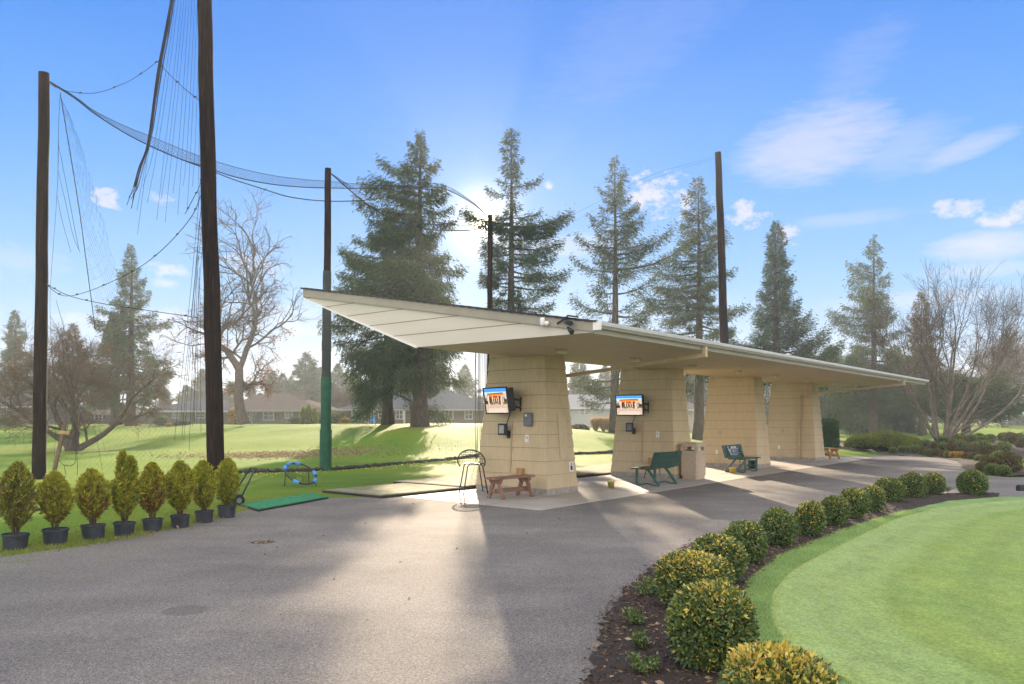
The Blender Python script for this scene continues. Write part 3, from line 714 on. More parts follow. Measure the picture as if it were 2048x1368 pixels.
def wood_bench(label, loc, rz, m, L=1.22):
    t = thing('wooden_bench', label, 'bench', loc, rz, 'small wooden trestle benches')
    mb = MB()
    for k in (-1, 1): mb.box((0, k * .085, .425), (L, .155, .04))
    mb.build('top', m, t, bevel=.006)
    for s in (-1, 1):
        mb = MB(); x = s * L * .36
        mb.bar((x, -.05, .40), (x, -.21, .0), .08, .045, 0, (1, 0, 0)); mb.build('leg', m, t, bevel=.004)
        mb = MB(); mb.bar((x + .001, .05, .40), (x + .001, .21, .0), .08, .045, 0, (1, 0, 0)); mb.build('leg', m, t, bevel=.004)
        mb = MB(); mb.prism([(x - .05, -.15, .405), (x - .05, .15, .405), (x - .05, .15, .36), (x - .05, .10, .315), (x - .05, -.10, .315), (x - .05, -.15, .36)], (.1, 0, 0)); mb.build('cleat', m, t, bevel=.004)
        mb = MB(); mb.bar((x, -.15, .16), (x, .15, .16), .03, .09); mb.build('cross_brace', m, t)
    mb = MB(); mb.bar((-L * .40, 0, .165), (L * .40, 0, .165), .04, .088); mb.build('stretcher', m, t)
    return t
wood_bench('red brown wooden trestle bench in front of the nearest pillar', uv(-1.45, -.72, .01), TH - .06, M['wood_brown'])
wood_bench('orange brown wooden trestle bench past the last pillar, beside the grass bank', uv(19.25, -.85, .01), TH + .72, M['wood_orange'], 1.15)

t_ = thing('bar_stool', 'black wire bar stool with round backrest beside the nearest pillar', 'stool', uv(-1.2, .55, .01), -PI / 2 + .25)
mb = MB()
for s in (-1, 1):
    y = s * .20
    mb.tube([(y * 1.3, -.27, 0), (y, -.17, .60), (y, -.13, .64), (y, .13, .64), (y, .17, .60), (y * 1.3, .27, 0)], .014, 6)
    mb.build('leg', M['black'], t_, smooth_=True); mb = MB()
mb.tube([(-.25, -.25, .12), (.25, -.25, .12)], .009, 5); mb.build('footrest', M['black'], t_); mb = MB(); mb.tube([(-.25, .25, .12), (.25, .25, .12)], .009, 5); mb.build('footrest', M['black'], t_)
mb = MB(); mb.tube([(.2 * math.cos(a), .23 * math.sin(a), .65) for a in np.linspace(0, 2 * PI, 21)], .011, 5)
for k in range(-4, 5): mb.tube([(k * .045, -.22 * math.sqrt(max(.05, 1 - (k * .045 / .2) ** 2)), .65), (k * .045, .22 * math.sqrt(max(.05, 1 - (k * .045 / .2) ** 2)), .65)], .004, 4)
mb.build('seat', M['black'], t_)
mb = MB(); arc = [(-.22 - .16 * math.sin(a), .31 * math.cos(a), .70 + .24 * math.sin(a)) for a in np.linspace(-.5, PI + .5, 26)]
mb.tube(arc, .016, 6)
for k in range(-5, 6):
    x = k * .052; q_ = math.sqrt(max(0, 1 - (x / .31) ** 2)); mb.tube([(-.20, x, .62), (-.22 - .16 * q_, x, .70 + .24 * q_)], .004, 4)
for k in range(1, 5):
    hh = .24 * k / 5; ww = .31 * math.sqrt(1 - (k / 5) ** 2); xx = -.22 - .16 * k / 5; mb.tube([(xx, -ww, .70 + hh), (xx, ww, .70 + hh)], .004, 4)
mb.build('backrest', M['black'], t_)

# waste bin
t_ = thing('waste_bin', 'beige square waste bin with side openings against the second pillar', 'waste bin', uv(5.70, -1.35, .01), TH)
mb = MB(); c = .04
def oct_(s, z, c=.05): return [(sx * (s - (c if k else 0)), sy * (s - (0 if k else c)), z) for sx, sy, k in ((1, -1, 1), (1, -1, 0), (1, 1, 0), (1, 1, 1), (-1, 1, 1), (-1, 1, 0), (-1, -1, 0), (-1, -1, 1))]
def oprism(mb, s0, z0, s1, z1, mi=0):
    a = oct_(s0, z0); b = oct_(s1, z1); order = [0, 1, 2, 3, 4, 5, 6, 7]
    mb.add(a + b, [tuple(reversed(range(8))), tuple(range(8, 16))] + [(i, (i + 1) % 8, 8 + (i + 1) % 8, 8 + i) for i in range(8)], mi)
oprism(mb, .245, 0, .245, .09); oprism(mb, .265, .09, .265, .67)
for k in range(4):
    r = Matrix.Rotation(k * PI / 2, 3, 'Z')
    for (cx, cz, w, h) in ((0, .62, .40, .012), (0, .15, .40, .012), (-.195, .385, .012, .47), (.195, .385, .012, .47)):
        mb.box(r @ Vector((cx, -.268, cz)), (w if k % 2 == 0 else .008, .008 if k % 2 == 0 else w, h))
mb.build('body', M['can'], t_)
mb = MB(); oprism(mb, .26, .675, .26, .775)
for sx, sy in ((1, 1), (1, -1), (-1, 1), (-1, -1)): mb.box((sx * .205, sy * .205, .83), (.105, .105, .12))
oprism(mb, .262, .885, .262, .975); oprism(mb, .262, .975, .19, 1.0)
mb.box((0, 0, .78), (.40, .40, .01), None, 1)
mb.build('hood', [M['can'], M['can_dark']], t_)

def bucket(name, label, cat, loc, r, h, m, wire=False):
    t = thing(name, label, cat, loc, 0)
    mb = MB(); mb.lathe([(0, .004), (r * .78, .004), (r * .80, 0), (r, h), (r * 1.06, h), (r * 1.06, h - .012), (r * .97, h - .012), (r * .77, .012), (0, .012)], 18)
    mb.build('bucket_body', m, t, smooth_=True)
    mb = MB(); mb.tube([(r * 1.03 * math.cos(a), .012 - .03 * math.sin(a), h - .02 + .0 * math.sin(a)) for a in np.linspace(0, PI, 12)], .005, 5); mb.build('handle', M['white'] if not wire else M['black'], t)
    return t
p = gd(1222, 976); bucket('ball_bucket', 'small yellow ball bucket on the slab between the first two pillars', 'bucket', (p.x, p.y, .012), .085, .15, M['yellow'])
p = gd(1465, 947); bucket('ball_bucket', 'small yellow ball bucket beside the bench with the advert', 'bucket', (p.x, p.y, .012), .10, .165, M['yellow'])
p = gd(1505, 938); b_ = bucket('large_bucket', 'dark green bucket under the bench with the advert', 'bucket', (p.x, p.y, .012), .15, .27, M['green_bucket'], True)
mb = MB(); mb.lathe([(.155, .12), (.17, .125), (.17, .14), (.155, .145)], 18); mb.build('rim_band', M['green_bucket'], b_)

mb_lab = [('worn tan turf hitting mat, first in the strip, at the corner of the slab', -3.22, -.76, 3.28), ('worn tan turf hitting mat behind the nearest pillar, with pale stance stripe', -.70, 4.9, 3.75),
          ('worn tan turf hitting mat behind the second pillar', 4.95, 10.6, 3.75), ('worn tan turf hitting mat behind the third pillar', 10.65, 16.3, 3.7), ('worn tan turf hitting mat behind the last pillar', 16.35, 20.8, 3.7)]
for k, (lab, a, b_, v1) in enumerate(mb_lab):
    t_ = thing('hitting_mat', lab, 'turf mat', uv((a + b_) / 2, (1.28 + v1) / 2, .004), TH, 'tan hitting mats along the slab')
    L = b_ - a; W = v1 - 1.28
    mb = MB(); mb.box((0, 0, .025 + .008 * (k % 2)), (L, W, .05)); mb.build('rubber_base', M['rubber'], t_, bevel=.01)
    mb = MB(); zt = .056 + .016 * (k % 2); mb.box((0, 0.02, zt), (L - .03, W - .07, .012)); mb.build('turf', M['mattan'], t_)
    mb = MB(); mb.box((-L / 2 + .32, 0.02, zt + .0075), (.38, W - .1, .003)); mb.build('stance_strip', M['matgrey'], t_)
gc = [gd(481, 1013), gd(516, 1024), gd(657, 998), gd(622, 990.5)]
cx = sum((p for p in gc), Vector()) / 4
t_ = thing('turf_mat', 'bright green turf mat lying on the edge of the asphalt', 'turf mat', (cx.x, cx.y, .006))
mb = MB(); mb.prism([p - cx for p in gc], (0, 0, .03)); mb.build('rubber_base', M['rubber'], t_)
mb = MB(); mb.prism([(p - cx) * .99 + Vector((0, 0, .031)) for p in gc], (0, 0, .016)); mb.build('turf', M['matgreen'], t_)

# chipping ring
rc = at(601, 947, 19.0)
t_ = thing('chipping_net', 'round black chipping net with blue foam rings leaning on the lawn', 'chipping net', (rc.x, rc.y, 0))
A = Vector((.36, -.12, -.20)); B = Vector((.10, .40, .12)); cz = Vector((0, 0, rc.z))
ring = lambda a: cz + A * math.cos(a) + B * math.sin(a)
mb = MB(); mb.tube([ring(a) for a in np.linspace(0, 2 * PI, 33)], .018, 7); mb.build('ring', M['black'], t_, smooth_=True)
for a in (.15, .95, 2.35, 3.0, 3.55, 5.0):
    mb = MB(); mb.tube([ring(a - .17), ring(a), ring(a + .17)], .046, 9); mb.build('foam_sleeve', M['foam'], t_)
mb = MB(); low = Vector((.05, .0, .02))
for a in (3.3, .25, 1.6): mb = MB(); e = ring(a); g0 = Vector((e.x + (-.03 if a > 3 else .02), e.y - .02, 0)); mb.tube([e, g0], .012, 6); mb.build('leg', M['black'], t_)
mb = MB(); dn = A.cross(B).normalized(); dn = -dn if dn.z > 0 else dn
cen = cz + dn * .16
for k in range(28):
    a = 2 * PI * k / 28; mb.tube([ring(a), cz + (ring(a) - cz) * .55 + dn * .10, cz + (ring(a) - cz) * .22 + dn * .145], .0035, 3)
for f, dd in ((.85, .05), (.7, .08), (.55, .105), (.4, .125), (.25, .14)): mb.tube([cz + (ring(a) - cz) * f + dn * dd for a in np.linspace(0, 2 * PI, 29)], .0028, 3)
mb.build('netting', M['netline'], t_)

# push cart
cp = gd(474, 1012)
t_ = thing('push_cart', 'black push cart with U shaped handle behind the last potted arborvitae', 'cart', (cp.x, cp.y, 0), .2)
mb = MB()
hp = [(.06, -.02, .12), (.30, .10, .66), (.33, .14, .70), (.18, .55, .68), (.14, .56, .64), (-.16, .42, .12)]
mb.tube(hp, .017, 7); mb.build('handle', M['black_plastic'], t_, smooth_=True)
for (x, y) in ((.04, -.06), (-.22, .42)):
    mb = MB(); c = Vector((x, y, .11)); ax = Vector((-.26, .48, 0)).normalized(); sd = Vector((ax.y, -ax.x, 0))
    mb.tube([c - ax * .02, c + ax * .02], .11, 16); w_ = mb.build('wheel', M['rubber'], t_)
    mb = MB(); mb.tube([c - ax * .024, c + ax * .024], .05, 12); mb.build('hub', M['grey_box'], w_)
mb = MB(); mb.box((-.16, .16, .16), (.34, .46, .12), Matrix.Rotation(.5, 3, 'Z')); mb.build('tray', M['black_plastic'], t_, bevel=.02)

# brace post near the left pole, small block on the path
a = at(104, 953, 20.6); b_ = at(129, 850, 21.2); a.z = 0
t_ = thing('brace_stake', 'leaning pale timber stake beside the far left net pole', 'stake', (a.x, a.y, 0))
mb = MB(); mb.bar((0, 0, 0), b_ - Vector((a.x, a.y, 0)), .09, .06); mb.build('shaft', M['twig_tan'], t_)
mb = MB(); mb.bar((-.13, -.06, .18), (.18, -.06, .14), .05, .06); mb.build('cross_piece', M['wood_block'], t_)
mb = MB(); mb.bar((.18, .02, 1.30), (.44, .04, 1.28), .05, .08); mb.build('cross_piece', M['wood_block'], t_)
p = gd(2050, 982); t_ = MB(); t_.box((0, 0, .06), (.34, .14, .12)); t_.box((0, 0, .13), (.30, .10, .02)); o = t_.build('marker_block', M['black_plastic'], None, bevel=.02); o.location = (p.x, p.y, .004)
tag(o, 'small dark block on the path at the edge of the view', 'marker')

# ------------------------------------------------------------------ net poles and nets
def net_pole(label, base, top, r0, r1, pad=None, seed=0):
    rr = random.Random(seed); base = Vector(base); top = Vector(top)
    t = thing('net_pole', label, 'pole', base, 0, 'timber poles of the range netting')
    d = top - base; mb = MB(); pts = []; rad = []
    for i in range(15):
        f = i / 14; pts.append(d * f + Vector((rr.uniform(-.012, .012), rr.uniform(-.012, .012), 0))); rad.append((r0 + (r1 - r0) * f) * rr.uniform(.975, 1.025))
    pts[0].z -= .3
    mb.tube(pts, rad, 14); mb.build('shaft', M['pole'], t, smooth_=True)
    if pad:
        for (f0, f1, ex, mm) in pad:
            a = d * f0; b = d * f1; ra = r0 + (r1 - r0) * f0 + ex; rb = r0 + (r1 - r0) * f1 + ex * .8
            mb = MB(); mb.tube([a.lerp(b, k / 4) for k in range(5)], [ra * (1 + rr.uniform(-.03, .05)) + (0 if k else .01) for k in range(5)], 12); mb.build('padding', M[mm], t, smooth_=False)
    return t
p = gd(78, 958); net_pole('tall weathered timber net pole at the far left, beside the leaning stake', p, at(89, 146, p.y), .178, .135, None, 1)
p = Vector(((433 - 1024) / F * 18.9, 18.9, 0)); net_pole('dark timber net pole rising out of view above the potted arborvitae', p, at(404, -160, 18.9), .205, .165, None, 2)
p = gd(651, 941); net_pole('timber net pole with green padded foot beyond the roof tip', p, at(656, 337, p.y), .135, .10,
    [(0, .135, .055, 'padding'), (.13, .255, .03, 'padding'), (.25, .31, .035, 'padding'), (.305, .40, .022, 'paddark'), (.395, .45, .03, 'paddark'), (.445, .53, .022, 'paddark'), (.525, .66, .018, 'paddark')], 3)
p = Vector(((979 - 1024) / F * 33, 33, 0)); p.z = tz(p.x, p.y); net_pole('slim dark net pole in front of the sun behind the roof', p, at(980, 430, 33), .135, .105, [(.0, .30, .03, 'padding')], 4)
p = Vector(((1456 - 1024) / F * 37, 37, 0)); p.z = tz(p.x, p.y); net_pole('leaning timber net pole standing behind the third pillar', p, at(1436, 305, 37), .235, .15, None, 5)

def rope_pts(knots, n=10):
    """Catmull-Rom through knots"""
    k = [Vector(p) for p in knots]; k = [k[0] * 2 - k[1]] + k + [k[-1] * 2 - k[-2]]; out = []
    for i in range(1, len(k) - 2):
        for j in range(n):
            s = j / n; a, b, c, d = k[i - 1:i + 3]
            out.append(.5 * ((2 * b) + (c - a) * s + (2 * a - 5 * b + 4 * c - d) * s * s + (3 * b - a - 3 * c + d) * s ** 3))
    out.append(k[-2]); return out
rr = random.Random(3)
def netsheet(mb, top, bot, rows, r, skip=0):
    """diamond netting between two polylines with the same number of points"""
    n = len(top)
    P = [[top[i].lerp(bot[i], j / rows) for j in range(rows + 1)] for i in range(n)]
    for i in range(n - 1):
        for j in range(rows):
            if rr.random() < skip: continue
            if (i + j) % 2: mb.tube([P[i][j], P[i + 1][j + 1]], r, 3, 0, False)
            else: mb.tube([P[i][j + 1], P[i + 1][j]], r, 3, 0, False)
def line_y(px, x0, y0, x1, y1):
    """distance at which the ray through column px meets the vertical plane through two ground points"""
    k = (px - 1024) / F; s = (k * y0 - x0) / ((x1 - x0) - k * (y1 - y0)); return y0 + s * (y1 - y0)
far = lambda px, py: at(px, py, line_y(px, -12.8, 21.4, -.94, 33))
N1 = thing('range_net', 'sagging range net strung from the far left pole to the pole before the sun', 'net', (0, 0, 0), 0, 'nets of the driving range')
hi = [far(*p) for p in ((92, 158), (150, 193), (190, 222), (250, 252), (300, 272), (360, 297), (405, 314), (470, 334), (540, 350), (600, 358), (650, 362), (720, 368), (800, 372), (880, 368), (940, 400), (976, 432))]
lo = [far(*p) for p in ((92, 160), (150, 197), (190, 228), (250, 266), (300, 292), (360, 318), (405, 332), (470, 354), (540, 368), (600, 374), (650, 376), (720, 377), (800, 378), (880, 376), (940, 404), (976, 434))]
hiP = rope_pts(hi, 22); loP = rope_pts(lo, 22)
mb = MB(); mb.tube(hiP, .010, 4); mb.tube(loP, .017, 5); mb.build('cable', M['netline'], N1)
mb = MB(); netsheet(mb, hiP, loP, 6, .0055, .04); mb.build('netting', M['netthin'], N1)
lo2 = [far(*p) for p in ((300, 292), (360, 318), (405, 335), (470, 360), (520, 376), (580, 394), (650, 402), (720, 401), (770, 394), (850, 372))]
mb = MB(); mb.tube(rope_pts(lo2, 8), .017, 5); mb.build('lower_cable', M['netline'], N1)
pl = lambda px, py: at(px, py, line_y(px, -6.0, 25, -.94, 33))
c1 = [pl(*p) for p in ((660, 345), (690, 372), (730, 405), (780, 436), (840, 456), (900, 461), (950, 459), (980, 446))]; c2 = [pl(*p) for p in ((660, 345), (690, 365), (730, 390), (780, 415), (840, 436), (900, 448), (950, 450), (980, 440))]
mb = MB(); P1 = rope_pts(c1, 14); P2 = rope_pts(c2, 14); mb.tube(P1, .02, 5); mb.tube(P2, .009, 4); mb.build('cable', M['netline'], N1)
mb = MB(); netsheet(mb, P2, P1, 4, .005); mb.build('netting', M['netthin'], N1)
k1 = [at(983, 440, 33), at(1010, 470, 33.5), at(1050, 468, 34), at(1100, 452, 34.6), at(1180, 412, 35.5), at(1300, 352, 36.3), at(1434, 312, 37)]
mb = MB(); mb.tube(rope_pts(k1, 10), .005, 4); k2 = [p + Vector((0, 0, -.08 - .25 * math.sin(PI * i / 6))) for i, p in enumerate(k1)]; mb.tube(rope_pts(k2, 10), .0035, 3)
mb.build('cable', M['netline'], N1)
# net drops and the heap of net along the ground
mb = MB(); gl = [gd(470, 947), gd(560, 944.5), gd(640, 942), gd(700, 938), gd(800, 929), gd(900, 920), gd(960, 915)] + [Vector((1.2, 34.2, tz(1.2, 34.2))), Vector((3.2, 35.4, tz(3.2, 35.4))), Vector((6.5, 37.6, tz(6.5, 37.6))), Vector((10, 37.2, tz(10, 37.2)))]
for q in gl: q.z = tz(q.x, q.y) + .04
gp = rope_pts(gl, 18); mb.tube([q + Vector((rr.uniform(-.05, .05), rr.uniform(-.05, .05), rr.uniform(-.02, .03))) for q in gp], [rr.uniform(.045, .09) for _ in gp], 6); mb.build('net_hem', M['netline'], N1)
mb = MB()
for k in range(9):
    px = 950 + k * 3.2; a_ = pl(px, 640); b_ = Vector((a_.x + rr.uniform(-.05, .05), a_.y, tz(a_.x, a_.y))); mb.tube([a_, a_.lerp(b_, .5) + Vector((rr.uniform(-.06, .06), 0, 0)), b_], .012, 4)
mb.build('gathered_drop', M['netline'], N1)

N2 = thing('range_net', 'gathered dark net bundle hanging from above beside the tall pole', 'net', (0, 0, 0), 0, 'nets of the driving range')
mb = MB()
def nn(px, py, Y=18.6): return at(px, py, Y)
for k in range(9):
    o = rr.uniform(-5, 5); e = rr.uniform(-8, 8)
    kn = [nn(354 + o * .6, -60), nn(345 + o * .8, 0), nn(333 + o, 70), nn(318 + o, 150), nn(304 + o * .8, 250), nn(294 + o * .6, 300), nn(282 + o, 335), nn(272 + o + e * .3, 375), nn(262 + o + e, 395 + rr.uniform(-10, 25))]
    kn = kn[:rr.choice((6, 7, 8, 9, 9))]
    mb.tube(rope_pts(kn, 5), [.014 * (1 - .5 * i / (5 * (len(kn) - 1))) for i in range(5 * (len(kn) - 1) + 1)], 4)
mb.build('bundle', M['netline'], N2)
mb = MB()
for k in range(13):
    x0 = 346 + k * 5.0; x1 = 268 + k * 10.5 + rr.uniform(-6, 6); y1 = 430 + rr.uniform(-60, 40)
    if x0 > 402: x0 = 402
    mb.tube(rope_pts([nn(x0, -40), nn(x0 * .68 + x1 * .32, 130), nn(x0 * .3 + x1 * .7, 300), nn(x1, y1)], 4), .0045, 3, 0, False)
for k in range(9):
    x0 = 400 + rr.uniform(-4, 8); x1 = 352 + k * 6 + rr.uniform(-4, 4)
    mb.tube(rope_pts([nn(x0, 380 + k * 22), nn(x0 * .6 + x1 * .4, 600), nn(x1, 860 + rr.uniform(-30, 60))], 4), .0055, 3, 0, False)
mb.build('strands', M['netthin'], N2)
mb = MB()
for kn in ([(98, 168), (135, 182), (190, 186), (250, 166), (290, 142), (316, 122)], [(316, 122), (340, 150), (370, 178), (402, 204)], [(92, 566), (108, 582), (132, 592), (170, 585), (220, 565), (270, 540), (310, 512), (350, 474), (385, 430), (404, 385)], [(92, 568), (140, 592), (210, 608), (290, 620), (400, 636)], [(404, 350), (398, 375), (386, 398), (370, 428)]):
    K = [at(x, y, 21.2 - (x - 90) / 315 * 2.3) for x, y in kn]; P_ = rope_pts(K, 8); mb.tube(P_, .0085, 4)
    for q in P_[3::9]: mb.tube([q + Vector((-.03, 0, .0)), q + Vector((.03, 0, .02))], .02, 4)
mb.build('cable', M['netline'], N2)

N3 = thing('range_net', 'thin veil of net and cords hanging beside the far left pole', 'net', (0, 0, 0), 0, 'nets of the driving range')
mb = MB()
L3 = lambda px, py: at(px, py, 21.0)
for kn, r in (([(120, 185), (131, 250), (146, 340), (160, 430), (172, 520), (184, 610), (190, 660)], .011), ([(117, 280), (116, 340), (112, 420), (106, 500), (100, 600), (104, 720), (112, 830), (106, 950)], .005),
              ([(117, 290), (135, 380), (150, 460), (158, 500)], .006), ([(116, 340), (130, 400), (146, 470), (160, 505)], .005), ([(114, 390), (124, 440), (142, 505)], .005), ([(120, 190), (117, 260), (116, 330)], .006), ([(112, 600), (128, 660), (140, 740), (150, 830)], .005),
              ([(112, 910), (128, 930), (150, 925), (150, 880)], .008), ([(128, 930), (132, 950)], .008), ([(150, 850), (155, 930), (154, 950)], .007), ([(190, 860), (205, 940)], .004), ([(180, 780), (210, 900)], .004)):
    mb.tube(rope_pts([L3(*p) for p in kn], 6), r, 4, 0, False)
mb.build('cords', M['netline'], N3)
mb = MB()
tp = [L3(120 + 70 * f, 190 + 450 * f) for f in np.linspace(0, 1, 46)]; bt = [L3(128 + 175 * f ** .8, 210 + 620 * f) for f in np.linspace(0, 1, 46)]
netsheet(mb, tp, bt, 16, .0022, .3)
tp = [L3(112 + 225 * f, 640 + 60 * f + 60 * math.sin(PI * f)) for f in np.linspace(0, 1, 44)]; bt = [L3(106 + 235 * f, 945) for f in np.linspace(0, 1, 44)]
netsheet(mb, tp, bt, 40, .0015, .3)
mb.build('netting', M['netthin'], N3)

# ------------------------------------------------------------------ trees
def conifer(name, label, px, Y, top, R, crown_y, prof, seed, mfol, trunk_r=.35, nbr=150, droop=.35, dens=9.0, spray=.34, hang=.5, asym=None, group=None, lim=None, reuse=None, cluster=.125, upturn=.25, barkm='bark', cat='tree', sparse=0.0, shift=0.0):
    X = (px - 1024) / F * Y; z0 = tz(X, Y); H = CAMH + (HOR - top) / F * Y - z0
    zc = CAMH + (HOR - crown_y) / F * Y - z0
    t = thing(name, label, cat, (X, Y, z0 - .05), 0, group)
    rng = np.random.default_rng(seed)
    mb = MB(); pts = []; rad = []
    for i in range(12):
        f = i / 11; pts.append((math.sin(f * 5 + seed) * .05 * f, math.cos(f * 4 + seed) * .05 * f, f * H)); rad.append(max(.012, trunk_r * ((1 - f) ** .9) * (1.3 if i == 0 else 1)))
    mb.tube(pts, rad, 10)
    VV = []
    specs = []
    for i in range(nbr):
        f = ((i + rng.random()) / nbr) ** .85; specs.append((f, i * 2.39996 + rng.normal() * .35, None))
    if lim: specs += [(f, az, r) for f, az, r in lim]
    for f, az, rl in specs:
        z = zc + (H - zc) * f
        if rl is None:
            if rng.random() < (sparse(f) if callable(sparse) else sparse): continue
            rad_ = R * prof(f) * (rng.uniform(.78, 1.14) if rng.random() < .55 else rng.uniform(.3, .8))
            if asym: rad_ *= asym(az, f)
        else: rad_ = rl
        if rl is None: rad_ *= 1 + .24 * math.sin(az * 2 + seed + f * 7) + .14 * math.sin(az * 5 + f * 19 + seed)
        if rad_ < .12: rad_ = .12
        out = np.array([math.cos(az), math.sin(az), 0]); lat = np.array([-math.sin(az), math.cos(az), 0])
        dr = droop * (1 - .9 * f) - .28 * f
        k = 5; S_ = np.linspace(0, 1, k)
        zz = -dr * rad_ * S_ ** 1.3 + upturn * rad_ * S_ ** 3 * .8
        bp = [(out[0] * rad_ * s, out[1] * rad_ * s, z + q) for s, q in zip(S_, zz)]
        if rad_ > .5: mb.tube(bp, [max(.008, .028 * rad_ ** .8 * (1 - .85 * s)) for s in S_], 4, 0, False)
        n = int(dens * rad_ * (6.0 + 4.2 * rad_)) + 8
        s = rng.uniform(.12 if f > .4 else .25, 1.0, n) ** .75
        # clumps along the bough leave gaps between them
        s = np.clip(np.round(s * (3 + rad_ * 2.2)) / (3 + rad_ * 2.2) + rng.normal(size=n) * .045, .05, 1.05)
        width = cluster * rad_ * (1.05 - .55 * s) + .07
        la = rng.normal(size=n) * width
        P = out[None] * (rad_ * s)[:, None] + lat[None] * la[:, None]
        P[:, 2] += z - dr * rad_ * s ** 1.3 + upturn * rad_ * s ** 3 * .8 + rng.normal(size=n) * .085 * (1 + .45 * rad_) - np.abs(la) * .25
        D = out[None] * rng.uniform(.3, 1.0, n)[:, None] + lat[None] * (np.sign(la) * rng.uniform(.2, .9, n))[:, None] + rng.normal(size=(n, 3)) * .25
        D[:, 2] -= hang * rng.uniform(.1, 1.5, n) * (1 - .6 * f)
        VV.append(leaves(P, D, spray * rng.uniform(.5, 1.25, n), spray * rng.uniform(.13, .24, n), rng, .15))
    # leader
    n = 60; P = np.stack([rng.normal(size=n) * .07, rng.normal(size=n) * .07, H - rng.uniform(0, 1, n) * H * .07], 1); D = rng.normal(size=(n, 3)) * .6 + (0, 0, .8)
    VV.append(leaves(P, D, spray * rng.uniform(.4, .9, n), spray * .25 * np.ones(n), rng, .1))
    mb.build('trunk', M[barkm], t, smooth_=True)
    np_mesh('crown', np.concatenate(VV), 4, M[mfol], None, t)
    return t
cone = lambda p=.9: (lambda f: max(.02, 1 - f) ** p)
GF = 'tall firs behind the shelter'
def prof1(f): return float(np.interp(f, [0, .15, .35, .55, .7, .85, .95, 1], [.8, 1.0, 1.0, .78, .6, .36, .13, .03]))
asym1 = lambda az, f: .93 + .24 * math.cos(az - PI)
conifer('fir_tree', 'broad dark fir with thick trunk on the bank, above the roof tip', 840, 45, 262, 3.7, 768, prof1, 21, 'fir', .46, 142, .5, 12, .29, 1.4, asym1, GF)
conifer('fir_tree', 'shorter bushy fir whose drooping boughs hang left of the shelter roof', 776, 49, 415, 3.8, 782, lambda f: float(np.interp(f, [0, .2, .5, .8, 1], [.85, 1.05, .85, .5, .05])), 22, 'fir', .36, 105, .6, 12, .29, 1.5, None, GF)
def prof2(f): return float(np.interp(f, [0, .2, .42, .56, .60, .66, .70, .75, .85, .95, 1], [.75, .95, 1.0, .75, .5, .05, .08, .24, .27, .2, .05]))
lim2 = [(.575, 3.0, 3.1), (.57, 3.35, 2.9), (.56, .15, 3.9), (.545, -.25, 3.6), (.53, .4, 3.2), (.55, 2.7, 2.4), (.74, 0.1, 1.9), (.70, 3.1, 1.6)]
conifer('fir_tree', 'thin topped fir with long sideways limbs right beside the sun', 1022, 50, 258, 3.0, 700, prof2, 23, 'fir', .38, 125, .25, 11, .28, .6, lambda az, f: .86 + .26 * math.cos(az) if f < .6 else 1.0, GF, lim2, cluster=.10)
def prof3(f): return float(np.interp(f, [0, .18, .35, .5, .62, .75, .9, 1], [.6, .72, .95, .92, .62, .42, .22, .03]))
conifer('fir_tree', 'open grey fir with bare lower trunk behind the gutter corner', 1230, 52, 314, 3.45, 712, prof3, 24, 'fir_pale', .36, 105, .12, 9, .28, .6, lambda az, f: 1 + .16 * math.cos(az), GF, [(-.12, 3.6, 2.9), (-.15, 2.9, 2.7), (-.19, 4.2, 2.6), (-.11, 5.4, 2.6), (-.2, .3, 2.4), (-.16, 2.2, 2.6), (-.23, 3.3, 2.3), (-.08, 4.8, 2.8), (-.14, 6.0, 2.6)], cluster=.12, sparse=lambda f: .5 if f < .38 else .08, upturn=.4)
def prof4(f): return float(np.interp(f, [0, .2, .4, .6, .75, .9, 1], [.95, 1.0, .85, .62, .45, .22, .04]))
conifer('fir_tree', 'full grey green fir beside the leaning pole', 1398, 55, 355, 3.6, 760, prof4, 25, 'fir_pale', .40, 135, .4, 10, .28, .9, lambda az, f: 1 + .15 * math.cos(az - PI), GF, sparse=lambda f: .35 if f < .3 else .05)
conifer('sequoia_tree', 'dense spire shaped sequoia right of the leaning pole', 1552, 60, 443, 3.25, 770, lambda f: float(np.interp(f, [0, .15, .3, .42, .55, .75, .92, 1], [1.0, 1.0, .78, .52, .42, .31, .16, .03])), 26, 'fir_dark', .45, 175, .15, 13, .28, .3, None, None, cluster=.2, upturn=.45)
conifer('fir_tree', 'ragged fir with lopsided boughs left of the bare maple', 1748, 65, 470, 3.5, 800, lambda f: float(np.interp(f, [0, .25, .45, .52, .6, .7, .85, 1], [.8, .85, .82, .95, .5, .55, .3, .03])), 27, 'fir_pale', .36, 98, .3, 11, .28, 1.1, lambda az, f: 1 + .28 * math.cos(az - PI), None, cluster=.15, sparse=.1)
conifer('fir_tree', 'bronze brown conifer standing behind the bare maple', 1843, 75, 585, 2.6, 800, cone(.8), 28, 'fir_brown', .3, 120, .3, 8, .36, .4)
conifer('fir_tree', 'dark pointed fir standing alone beyond the far left nets', 262, 65, 490, 3.3, 812, lambda f: float(np.interp(f, [0, .2, .5, .75, 1], [.95, 1.0, .66, .36, .03])), 29, 'fir', .42, 125, .35, 11, .30, .8)
t_ = thing('fir_tree', 'second bare fir trunk close beside the pointed fir at left', 'tree', ((231 - 1024) / F * 67, 67, tz(-34.2, 67) - .05))
mb = MB(); mb.tube([(0, 0, 0), (.02, 0, .5), (.0, 0, 3), (0, 0, 6), (0, 0, 9)], [.62, .42, .36, .28, .1], 10); mb.build('trunk', M['bark'], t_, smooth_=True)
rng = np.random.default_rng(8); n = 4200; a = rng.random(n) * 2 * PI; zz = rng.uniform(3.2, 9.6, n); rr_ = (2.6 * (1 - (zz - 3.2) / 7)) * rng.random(n) ** .5
